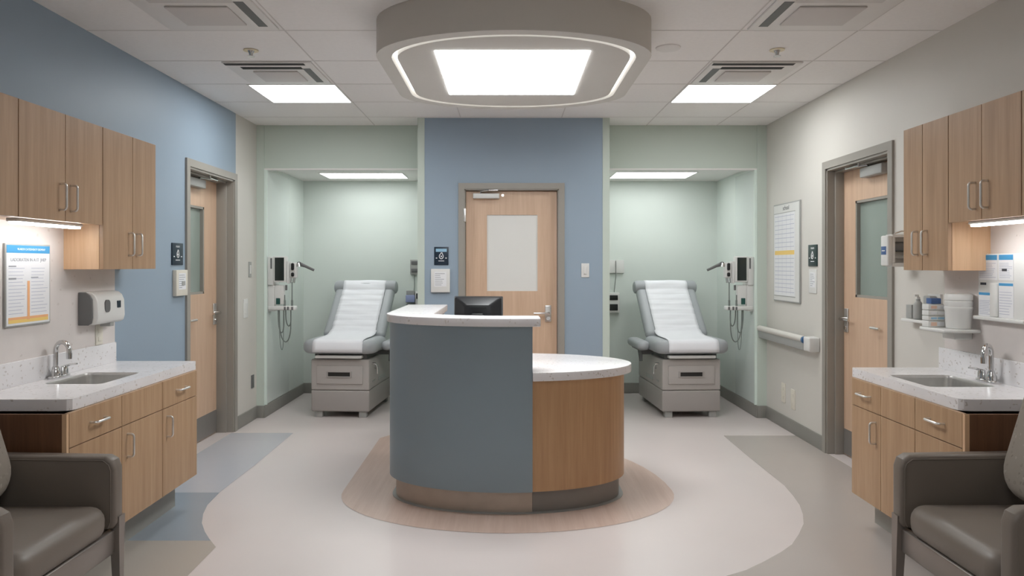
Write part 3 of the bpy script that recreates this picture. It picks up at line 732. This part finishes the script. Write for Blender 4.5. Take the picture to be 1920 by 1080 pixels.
# ------------------------------------------------------------------ wall items
def txt(s, size, M, parent, m=inkd, ext=.0004):
    cu = bpy.data.curves.new('t', 'FONT'); cu.body = s; cu.size = size; cu.extrude = ext; cu.align_x = 'CENTER'; cu.align_y = 'CENTER'
    o = bpy.data.objects.new('t', cu); C.objects.link(o)
    dg = bpy.context.evaluated_depsgraph_get(); me = bpy.data.meshes.new_from_object(o.evaluated_get(dg))
    bpy.data.objects.remove(o); bpy.data.curves.remove(cu)
    b = MB(); me.transform(M); b.bm.from_mesh(me); bpy.data.meshes.remove(me)
    return b.build('lettering', [m], parent, smooth=0)
class Flat:
    """local drawing plane on a wall: u to the viewer's right, z up, d out of the wall"""
    def __init__(s, side, xw): s.side, s.xw = side, xw
    def box(s, m, u0, u1, z0, z1, d0, d1, mi=0, bev=0):
        # left wall: u = y ; right wall: u = -y ; front: u = x
        if s.side == 'F': m.box(u0, u1, s.xw-d1, s.xw-d0, z0, z1, m=mi, bev=bev)
        elif s.side == 'L': m.box(s.xw+d0, s.xw+d1, u0, u1, z0, z1, m=mi, bev=bev)
        else: m.box(s.xw-d1, s.xw-d0, u0, u1, z0, z1, m=mi, bev=bev)
    def M(s, y, z, d):
        if s.side == 'F': return Matrix(((1, 0, 0, y), (0, 0, -1, s.xw-d), (0, 1, 0, z), (0, 0, 0, 1)))
        if s.side == 'L': return Matrix(((0, 0, 1, s.xw+d), (1, 0, 0, y), (0, 1, 0, z), (0, 0, 0, 1)))
        return Matrix(((0, 0, -1, s.xw-d), (-1, 0, 0, y), (0, 1, 0, z), (0, 0, 0, 1)))
FL, FR = Flat('L', XL), Flat('R', XR); FM = Flat('F', YC)

def lines(fl, parent, u0, u1, z0, z1, d, n, mt, name='print_lines', h=.0022, rag=.5, seed=1):
    r = random.Random(seed); m = MB()
    for k in range(n):
        z = z1-(z1-z0)*(k+.5)/n
        w = (u1-u0)*(1-rag*r.random())
        if fl.side == 'R': fl.box(m, u1-w, u1, z-h/2, z+h/2, d, d+.0004)
        else: fl.box(m, u0, u0+w, z-h/2, z+h/2, d, d+.0004)
    return m.build(name, [mt], parent, smooth=0)

# poster on the left splash panel
fl = Flat('L', XL+.006)
t = thing('framed_poster', 'framed notice with blue heading and orange bars above the sink worktop', 'poster', (XL, 3.6, 1.14))
y0, y1, z0, z1 = 3.43, 3.768, 1.140, 1.538
m = MB(); fl.box(m, y0, y1, z0, z1, 0, .012, bev=.003); m.build('frame', [greyp], t)
m = MB(); fl.box(m, y0+.008, y1-.008, z0+.008, z1-.008, .012, .0128); pg = m.build('sheet', [paper_w], t, smooth=0)
m = MB(); fl.box(m, y0+.008, y1-.008, z1-.045, z1-.008, .0129, .0136); m.build('heading_band', [posterb], pg, smooth=0)
txt('LADORATEN IN A IT  JHEP', .0225, fl.M((y0+y1)/2, z1-.078, .0132), pg, ink)
txt('VLABOR CATEDHEATY DOMINY', .0145, fl.M((y0+y1)/2+.02, z1-.027, .0138), pg, white_i)
m = MB(); yc = y0+.165; fl.box(m, yc-.009, yc+.009, z0+.03, z1-.18, .0133, .0139); m.build('orange_bar', [orange], pg, smooth=0)
m = MB(); fl.box(m, y0+.02, y1-.02, z0+.018, z0+.034, .0131, .0136); m.build('yellow_band', [yellow], pg, smooth=0)
m = MB(); fl.box(m, y0+.02, y1-.02, z0+.034, z0+.046, .0131, .0137); m.build('orange_band', [orange], pg, smooth=0)
lines(fl, pg, y0+.022, yc-.02, z0+.055, z1-.11, .0129, 14, inkl, rag=.3, seed=3); lines(fl, pg, yc+.022, y1-.022, z0+.055, z1-.11, .0129, 14, inkl, rag=.3, seed=5)
m = MB(); fl.box(m, y0+.022, y0+.075, z1-.112, z1-.106, .013, .0135); fl.box(m, y0+.022, y0+.075, z1-.172, z1-.164, .013, .0135); fl.box(m, yc+.02, yc+.075, z1-.165, z1-.161, .013, .0135); m.build('print_words', [ink], pg, smooth=0)

# towel dispenser left
t = thing('towel_dispenser', 'white paper towel dispenser with grey side on the speckled wall panel', 'dispenser', (XL, 4.17, 1.10))
fw_ = [(0, 0)]
y0, y1, z0, z1 = 4.03, 4.325, 1.105, 1.288
prof = [(XL+.006, z0), (XL+.085, z0), (XL+.105, z0+.012), (XL+.112, z0+.04), (XL+.108, z0+.13), (XL+.095, z1-.022), (XL+.075, z1-.006), (XL+.05, z1), (XL+.006, z1)]
MB().prism(prof, y0+.012, y1, axis='y', bev=.006, sharp=30).build('cover', [whitep], t)
p2 = [(XL+.006, z0-.002), (XL+.06, z0-.002), (XL+.078, z0+.01), (XL+.084, z0+.04), (XL+.082, z0+.14), (XL+.07, z1-.02), (XL+.045, z1-.003), (XL+.006, z1-.003)]
MB().prism(p2, y0, y0+.0125, axis='y', bev=.004, sharp=40).build('side_cap', [midg], t)
m = MB(); m.loft([[(XL+d, y0+.105+y, z0+.10+z) for y, z in rrect(.026, .035, .022)] for d in (.09, .1145)]); m.build('viewing_window', [midg], t)
B(XL+.09, XL+.1135, y1-.085, y1-.05, z0+.085, z0+.125).build('sticker', [navy], t, smooth=0)
B(XL+.03, XL+.09, y1-.12, y1-.08, z0-.02, z0+.002, bev=.003).build('nozzle', [greyp], t)
def outlet(fl, u, z, label, mt=beige, w=.07, h=.115, sw=False, name='wall_outlet', cat='outlet', group=None):
    t = thing(name, label, cat, tuple(fl.M(u, z-h/2, 0).translation), 0, group)
    m = MB(); fl.box(m, u-w/2, u+w/2, z-h/2, z+h/2, 0, .006, bev=.002); m.build('plate', [mt], t)
    if sw:
        m = MB(); fl.box(m, u-w*.22, u+w*.22, z-h*.28, z+h*.28, .006, .010, bev=.002); m.build('rocker', [whitep], t)
    else:
        for k in (-1, 1):
            m = MB(); fl.box(m, u-w*.22, u+w*.22, z+k*h*.22-.013, z+k*h*.22+.013, .006, .0085, bev=.002); m.build('socket', [mt], t)
    return t
outlet(Flat('L', XL+.006), 4.235, 1.035, 'pale wall outlet beneath the towel dispenser', mt=beige)

# blue wall: sign and notice beside left door
def room_sign(fl, u0, u1, z0, z1, label, mt, strip_):
    t = thing('room_sign', label, 'sign', tuple(fl.M((u0+u1)/2, z0, 0).translation))
    w = u1-u0; h = z1-z0; uc = (u0+u1)/2
    m = MB(); fl.box(m, u0, u1, z0, z1, 0, .008, bev=.003); pl = m.build('plate', [mt], t)
    if strip_:
        m = MB(); fl.box(m, u0+w*.12, u1-w*.12, z1-h*.27, z1-h*.10, .008, .0086); m.build('name_strip', [skyb], pl, smooth=0)
    else: txt('room', h*.17, fl.M(uc, z1-h*.15, .0083), pl, white_i)
    # ring symbol with a pointed side
    m = MB(); pts = []
    for k in range(17):
        a = 2*PI*k/16; rr = h*.135
        pts.append(tuple(fl.M(uc, z0+h*.48, .0088) @ Vector((rr*.8*math.cos(a), rr*math.sin(a)+(.012 if 2 < k < 5 else 0), 0))))
    m.tube(pts, h*.022, 8)
    fl.box(m, uc-w*.04, uc+w*.05, z0+h*.44, z0+h*.52, .008, .009)
    for k in (-1, 1): fl.box(m, uc+k*w*.33-w*.05, uc+k*w*.33+w*.05, z0+h*.36, z0+h*.41, .008, .009)
    m.build('symbol', [white_i], pl, smooth=0)
    m = MB(); fl.box(m, uc-w*.2, uc+w*.2, z0+h*.21, z0+h*.245, .008, .0086); m.build('print_line', [white_i], pl, smooth=0)
    return t
room_sign(FL, 5.16, 5.335, 1.435, 1.592, 'navy room sign on the blue wall beside the side door', navy, False)
room_sign(FR, 5.775, 5.945, 1.425, 1.597, 'dark green room sign on the cream wall beside the side door', darkgr, False)
room_sign(FM, -.657, -.529, 1.435, 1.597, 'navy room sign with pale strip beside the middle door', navy, True)
def notice(fl, u0, u1, z0, z1, d, label, mt=whitep, name='wall_notice', cat='notice', seed=1):
    t = thing(name, label, cat, tuple(fl.M((u0+u1)/2, z0, 0).translation)); w = u1-u0; h = z1-z0
    m = MB(); fl.box(m, u0, u1, z0, z1, 0, d, bev=min(.004, d*.4)); p = m.build('plate', [mt], t)
    m = MB(); fl.box(m, u0+w*.18, u1-w*.18, z0+h*.25, z1-h*.12, d, d+.0006); q = m.build('card', [paper_w], p, smooth=0)
    lines(fl, q, u0+w*.22, u1-w*.22, z0+h*.28, z1-h*.16, d+.0007, 7, ink, rag=.6, seed=seed, h=.004)
    return t
notice(FM, -.684, -.515, 1.192, 1.401, .03, 'white box with printed card under the sign beside the middle door')
t = notice(FL, 5.18, 5.36, 1.215, 1.40, .03, 'cream thermostat box under the sign on the blue wall', beige, 'thermostat', 'thermostat', 4)
m = MB(); FL.box(m, 5.26, 5.31, 1.29, 1.32, .0315, .034); m.build('display', [greyp], t, smooth=0)
notice(FR, 5.79, 5.94, 1.21, 1.40, .005, 'faint white notice taped under the dark green sign', whitep, seed=9)
outlet(FM, .692, 1.388, 'white light switch on the blue wall right of the middle door', whitep, .07, .125, True, 'light_switch', 'switch')
# cream strip left
outlet(FL, 6.73, 1.395, 'narrow grey reader plate high on the cream strip beside the alcove', greyp, .07, .14, True, 'card_reader', 'card reader')
o = outlet(FL, 6.62, 1.045, 'white switch box low on the cream strip beside the alcove', whitep, .11, .17, True, 'light_switch', 'switch')
outlet(FL, 6.80, .36, 'small grey outlet near the floor on the cream strip', midg, .07, .12)
outlet(FR, 6.49, .31, 'cream outlet below the handrail, nearer the alcove', beige, .09, .17)
outlet(FR, 6.27, .29, 'cream outlet below the handrail, nearer the side door', beige, .09, .17)

# framed chart on the right wall
t = thing('framed_chart', 'tall framed schedule chart with yellow row on the cream wall', 'chart', (XR, 6.4, 1.11))
y0, y1, z0, z1 = 6.10, 6.70, 1.113, 1.978
m = MB(); m.bm.free(); m = MB(); FR.box(m, y0, y1, z0, z1, 0, .014, bev=.004); m.build('frame', [greyp], t)
m = MB(); FR.box(m, y0+.012, y1-.012, z0+.012, z1-.012, .014, .015); bd = m.build('mat_board', [whitep], t, smooth=0)
m = MB(); FR.box(m, y0+.10, y1-.03, z0+.055, z1-.085, .0151, .016); pg = m.build('sheet', [paper_w], t, smooth=0)
txt('school', .055, FR.M(6.4, z1-.045, .0153), bd, inkd)
m = MB(); FR.box(m, y0+.11, y1-.04, 1.525, 1.562, .0162, .0168); m.build('yellow_row', [yellow], pg, smooth=0)
lines(FR, pg, y0+.11, y1-.04, z0+.07, 1.51, .0161, 9, inkl, rag=.05, h=.004); lines(FR, pg, y0+.11, y1-.04, 1.575, z1-.095, .0161, 8, inkl, rag=.05, h=.004, seed=8)
m = MB()
for k in range(1, 5): yy = y0+.10+(y1-y0-.13)*k/5; FR.box(m, yy-.001, yy+.001, z0+.07, z1-.1, .0161, .0164)
m.build('column_lines', [inkl], pg, smooth=0)
# header line
m = MB(); FR.box(m, y0+.09, y1-.02, z1-.088, z1-.082, .0151, .0162); FR.box(m, y0+.09, y1-.02, z0+.047, z0+.053, .0151, .0162); m.build('border_line', [greyp], bd, smooth=0)

# handrail
t = thing('handrail', 'grey and cream wall handrail under the framed chart', 'handrail', (2.38, 6.35, .77))
m = MB(); m.tube([(2.362, 5.87, .843), (2.362, 6.9, .843)], .027, 20); m.build('grip', [cream], t)
m = MB(); m.box(2.35, 2.372, 5.86, 6.9, .755, .835, bev=.006); m.build('rail', [greyp], t)
MB().tube([(2.362, 5.84, .838), (2.362, 5.87, .838)], .028, 20).build('end_cap', [bluecap], t)
B(2.345, XR, 5.73, 5.845, .755, .87, bev=.012).build('return_bracket', [whitep], t)
for y in (6.15, 6.6): B(2.37, XR, y-.02, y+.02, .77, .82).build('bracket', [greyp], t)

# hooded dispenser by right door
t = thing('glove_dispenser', 'white wall dispenser with blue label between the door and tall cabinet', 'dispenser', (2.36, 4.47, 1.42))
B(2.256, 2.288, 4.372, 4.455, 1.43, 1.612, bev=.009).build('front_cover', [whitep], t)
m = MB(); m.box(2.286, XR, 4.374, 4.453, 1.425, 1.448, bev=.003); m.box(2.286, XR, 4.374, 4.453, 1.60, 1.618, bev=.003); m.box(2.415, XR, 4.374, 4.453, 1.448, 1.60); m.box(2.286, 2.415, 4.43, 4.453, 1.448, 1.60); m.box(2.286, 2.302, 4.374, 4.43, 1.448, 1.60); m.build('housing', [whitep], t)
MB().tube([(2.306, 4.41, 1.545), (2.413, 4.41, 1.545)], .03, 24).build('roll', [midg], t)
B(2.302, 2.415, 4.38, 4.43, 1.475, 1.492).build('shelf_bar', [greyp], t)
lb = B(2.2545, 2.2562, 4.388, 4.445, 1.497, 1.547, bev=.0005).build('label_mark', [bluep], t)
MB().box(2.2535, 2.2546, 4.40, 4.435, 1.518, 1.524).build('label_stroke', [white_i], lb, smooth=0)
m = MB(); m.tube([(2.40, 4.40, 1.617), (2.40, 4.40, 1.635), (2.36, 4.41, 1.638), (2.32, 4.42, 1.622)], .005); m.build('latch', [chrome], t)

# bracket shelf with bottle
t = thing('wall_shelf', 'small white wall shelf holding a soap bottle right of the side door', 'shelf', (2.38, 4.4, 1.11))
B(2.36, XR, 4.12, 4.42, 1.10, 1.118, bev=.004).build('shelf_board', [whitep], t)
B(2.42, XR, 4.12, 4.24, 1.118, 1.27).build('back_plate', [whitep], t)
o = B(2.385, 2.43, 4.35, 4.41, 1.1185, 1.20, bev=.004).build('glove_box', [greyp]); tag(o, 'small grey box on the shelf right of the side door', 'box')
t = thing('soap_bottle', 'pale pump bottle on the shelf right of the side door', 'bottle', (2.392, 4.29, 1.1185))
MB().lathe([(.001, 0), (.024, .002), (.026, .01), (.026, .085), (.018, .10), (.012, .108), (.012, .118)], (2.392, 4.29, 1.1185)).build('body', [greyp], t)
m = MB(); m.lathe([(.010, 0), (.010, .012), (.004, .015), (.004, .024)], (2.392, 4.29, 1.2365)); m.tube([(2.392, 4.29, 1.258), (2.365, 4.28, 1.258)], .006); m.build('pump', [whitep], t)
o = MB(); o.box(2.375, 2.415, 4.14, 4.21, 1.1185, 1.26, bev=.006); o = o.build('soap_holder', [greyp]); tag(o, 'grey upright holder beside the pump bottle on the shelf', 'holder')
# tray stack
t = thing('supply_shelf', 'white wall ledge carrying stacked supply trays above the worktop', 'shelf', (2.33, 4.03, 1.06))
B(2.235, XR-.006, 3.77, 4.00, 1.085, 1.103, bev=.006).build('ledge', [whitep], t)
B(2.33, XR-.006, 3.84, 3.95, 1.045, 1.085, bev=.008).build('bracket', [whitep], t)
zz = 1.1035
for i, (hh, cm, lb_) in enumerate(((.036, peach, 'peach fronted supply box, lowest of the stack on the ledge'), (.026, skyb, 'pale blue fronted supply tray, second in the stack on the ledge'), (.030, paper_w, 'white supply tray with dark slot in the stack on the ledge'), (.032, peach, 'white supply tray with pink slip near the top of the stack'))):
    t = thing('supply_tray', lb_, 'tray', (2.29, 4.03, zz), 0, 'supply trays stacked on the ledge')
    B(2.242, 2.335, 3.922, 3.985, zz, zz+hh-.002, bev=.003).build('body', [whitep], t)
    B(2.256, 2.286, 3.9205, 3.9220, zz+.007, zz+hh-.009).build('label_card', [cm], t, smooth=0)
    B(2.292, 2.326, 3.9205, 3.9220, zz+.007, zz+hh-.009).build('label_card', [paper_w if i != 1 else skyb], t, smooth=0)
    zz += hh
o = B(2.262, 2.315, 3.93, 3.98, zz, zz+.03, bev=.003).build('blue_packet', [bluep]); tag(o, 'small blue packet on top of the supply trays', 'packet')
t = thing('lidded_tub', 'white lidded plastic tub on the ledge beside the supply trays', 'tub', (2.36, 3.85, 1.1035))
MB().lathe([(.001, 0), (.056, .001), (.059, .008), (.063, .095), (.066, .10), (.066, .112), (.063, .115)], (2.358, 3.85, 1.1035), n=32).build('body', [whitep], t)
MB().lathe([(.063, 0), (.065, .004), (.065, .026), (.061, .029), (.061, .032), (.065, .035), (.065, .058), (.060, .066), (.045, .07), (.001, .071)], (2.358, 3.85, 1.2185), n=32).build('lid', [whitep], t)

# form rack right
fr = Flat('R', XR-.006)
t = thing('form_rack', 'white wall rack of printed forms with blue headings', 'form rack', (XR, 3.58, 1.16))
m = MB(); fr.box(m, 3.40, 3.765, 1.165, 1.492, 0, .022, bev=.005); m.build('backing', [whitep], t)
def form(y0, y1, z0, z1, d, band, seed, name='form_sheet'):
    m = MB(); fr.box(m, y0, y1, z0, z1, d, d+.001); p = m.build(name, [paper_w], t, smooth=0)
    m = MB(); fr.box(m, y0+.002, y1-.002, z1-.028 if band > 1 else z1-.016, z1-.003, d+.0011, d+.0016); m.build('heading_band', [posterb], p, smooth=0)
    lines(fr, p, y0+.006, y1-.006, z0+.01, z1-.04, d+.0012, 9, inkl, rag=.3, seed=seed, h=.0022); return p
form(3.615, 3.757, 1.36, 1.488, .0225, 2, 1); form(3.50, 3.605, 1.36, 1.488, .0225, 2, 2)
p = form(3.655, 3.757, 1.175, 1.30, .0225, 1, 3); form(3.50, 3.605, 1.18, 1.35, .0225, 1, 4)
m = MB(); fr.box(m, 3.70, 3.745, 1.335, 1.347, .0225, .0232); fr.box(m, 3.545, 3.58, 1.405, 1.417, .0238, .0245); m.build('stamp_mark', [inkd], t, smooth=0)
B(XR-.045, XR-.028, 3.607, 3.650, 1.18, 1.345, bev=.004).build('divider', [whitep], t)
B(XR-.055, XR-.028, 3.40, 3.765, 1.16, 1.178, bev=.004).build('pocket_lip', [whitep], t)

# ------------------------------------------------------------------ diagnostic stations
def station(s, xw, label):
    X = lambda d: s*(xw-d)
    t = thing('diagnostic_station', label, 'diagnostic station', (X(.03), 7.1, 1.0), 0, 'wall diagnostic stations')
    B(X(0), X(.058), 6.985, 7.16, 1.243, 1.515, bev=.008).build('back_box', [whitep], t)
    m = MB(); m.box(X(.03), X(.045), 6.982, 6.986, 1.40, 1.50); m.build('side_slot', [midg], t)
    mo = B(X(.058), X(.178), 6.975, 7.06, 1.272, 1.518, bev=.01).build('monitor_housing', [whitep], t)
    B(X(.074), X(.162), 6.9725, 6.9755, 1.288, 1.506, bev=.001).build('screen', [screen_m], mo)
    B(X(.178), X(.20), 7.0, 7.10, 1.26, 1.47, bev=.004).build('side_arm', [whitep], t)
    h = B(X(.20), X(.265), 7.02, 7.09, 1.31, 1.46, bev=.012).build('head_holder', [whitep], t)
    m = MB(); m.pad(.014, .035, .013, .02, .006, T(X(.232), 7.022, 1.42) @ RX(90)); m.pad(.014, .02, .012, .02, .006, T(X(.232), 7.022, 1.345) @ RX(90)); m.build('handset_face', [black], h)
    m = MB(); m.lathe([(.001, 0), (.02, .004), (.024, .02), (.018, .036), (.001, .04)], (0, 0, 0), M=T(X(.285), 7.05, 1.445) @ RY(s*-90) @ T(0, 0, -.02)); m.tube([(X(.30), 7.05, 1.44), (X(.34), 7.06, 1.425), (X(.42), 7.08, 1.385)], [.02, .014, .012], 12); m.build('otoscope_handle', [midg], t)
    MB().cyl((X(.275), 7.05, 1.455), (X(.28), 7.05, 1.42), .026, .03).build('otoscope_head', [chrome], t)
    B(X(.06), X(.15), 7.01, 7.06, 1.06, 1.243, bev=.005).build('lower_panel', [whitep], t)
    B(X(0), X(.06), 7.0, 7.10, .995, 1.243, bev=.004).build('wall_channel', [whitep], t)
    B(X(.075), X(.115), 7.004, 7.012, 1.06, 1.12, bev=.004).build('cuff_port', [teal], t)
    sh = B(X(.0), X(.26), 6.99, 7.08, 1.005, 1.045, bev=.012).build('cradle_shelf', [whitep], t)
    for d in (.165, .195, .235):
        B(X(d-.009), X(d+.009), 6.984, 6.992, 1.008, 1.04, bev=.003).build('cradle_slot', [midg], sh)
    for d, z0, z1 in ((.155, 1.04, 1.15), (.225, 1.04, 1.27)):
        m = MB(); m.cyl((X(d), 7.02, z0), (X(d), 7.02, z1), .006, .005); m.cyl((X(d), 7.02, z0), (X(d), 7.02, z0+.06), .010); m.build('probe', [cord_m], t)
    B(X(.165), X(.182), 7.0, 7.02, 1.195, 1.245, bev=.003).build('clip', [midg], t)
    m = MB(); 
    for d in (.215, .235, .25): m.cyl((X(d), 7.03, 1.31), (X(d-.005), 7.03, 1.265), .006)
    m.build('hanger', [chrome], t)
    def loop(d0, d1, zb, y, r=.0055):
        p = []
        for k in range(25):
            u = k/24; a = PI*u
            p.append((X(d0+(d1-d0)*(.5-.5*math.cos(a))), y+.02*math.sin(a), 1.005-(1.005-zb)*math.sin(a)**.55))
        MB().tube(p, r, 8).build('coiled_cord', [cord_m], t)
    loop(.095, .15, .79, 7.01); loop(.10, .21, .70, 7.03); loop(.155, .205, .85, 7.05); loop(.09, .13, .62, 7.06, .003)
    return t
station(-1, 2.282, 'white diagnostic station with cords on the left alcove wall')
station(1, 2.337, 'white diagnostic station with cords on the right alcove wall')
# back wall devices
fb = Flat('F', YB)
t = thing('suction_regulator', 'dark framed wall unit with hanging cord in the left alcove', 'wall unit', (-1.03, YB, 1.33))
m = MB(); fb.box(m, -1.09, -.98, 1.33, 1.495, 0, .03, bev=.004); m.build('housing', [greyp], t)
for z in (1.355, 1.44):
    m = MB(); fb.box(m, -1.078, -.99, z, z+.04, .03, .036, bev=.003); m.build('dark_window', [midg], t)
MB().tube([(-1.045, YB-.015, 1.335), (-1.045, YB-.012, 1.2), (-1.05, YB-.012, 1.13)], .004, 8).build('cord', [cord_m], t)
t = thing('supply_rack', 'small rack with lilac box on the left alcove back wall', 'rack', (-1.06, YB, .93))
m = MB(); fb.box(m, -1.03, -.94, .93, 1.14, 0, .05, bev=.004); m.build('holder', [whitep], t)
m = MB(); fb.box(m, -1.02, -.97, 1.06, 1.12, .05, .06, bev=.004); m.build('dark_window', [blackm], t)
m = MB(); fb.box(m, -1.125, -.95, .93, 1.0, .03, .09, bev=.01); m.build('lower_bin', [midg], t)
m = MB(); fb.box(m, -1.135, -1.035, 1.02, 1.10, 0, .07, bev=.006); m.build('lilac_box', [lilac], t)
m = MB(); fb.box(m, -1.13, -1.04, 1.10, 1.15, .0, .05, bev=.003); m.build('top_tray', [greyp], t)
m = MB(); fb.box(m, -1.15, -1.12, .93, .965, .0, .08, bev=.006); m.build('hook', [whitep], t)
t = thing('phone_jack_box', 'white double plate with hanging cord in the right alcove', 'wall plate', (1.2, YB, 1.34))
m = MB(); fb.box(m, 1.10, 1.205, 1.345, 1.49, 0, .025, bev=.004); m.build('plate', [whitep], t)
m = MB(); fb.box(m, 1.21, 1.30, 1.345, 1.49, 0, .025, bev=.004); m.build('plate', [whitep], t)
MB().tube([(1.207, YB-.03, 1.48), (1.207, YB-.03, 1.3), (1.19, YB-.02, 1.13)], .004, 8).build('cord', [cord_m], t)
t = thing('sharps_holder', 'white holder with two dark windows on the right alcove back wall', 'holder', (1.18, YB, .91))
m = MB(); fb.box(m, 1.10, 1.245, .905, 1.125, 0, .06, bev=.006); m.build('holder', [whitep], t)
for z0, z1 in ((.93, 1.0), (1.045, 1.10)):
    m = MB(); fb.box(m, 1.12, 1.225, z0, z1, .06, .066, bev=.003); m.build('dark_window', [blackm], t)

# ------------------------------------------------------------------ camera, world
cam = bpy.data.cameras.new('camera'); co = bpy.data.objects.new('camera', cam); C.objects.link(co)
co.location = (0, 0, CZ); co.rotation_euler = (PI/2, 0, 0)
cam.sensor_width = 36; cam.lens = 36*F/1920; cam.shift_x = 8/1920; cam.shift_y = -43/1920; cam.clip_start = .05
bpy.context.scene.camera = co
w = bpy.data.worlds.new('world'); bpy.context.scene.world = w; w.use_nodes = True
w.node_tree.nodes['Background'].inputs[0].default_value = (.5, .52, .55, 1); w.node_tree.nodes['Background'].inputs[1].default_value = .0
sc = bpy.context.scene
sc.view_settings.view_transform = 'Standard'; sc.view_settings.look = 'None'; sc.view_settings.exposure = 0.98; sc.view_settings.gamma = 1
sc.view_settings.use_curve_mapping = False
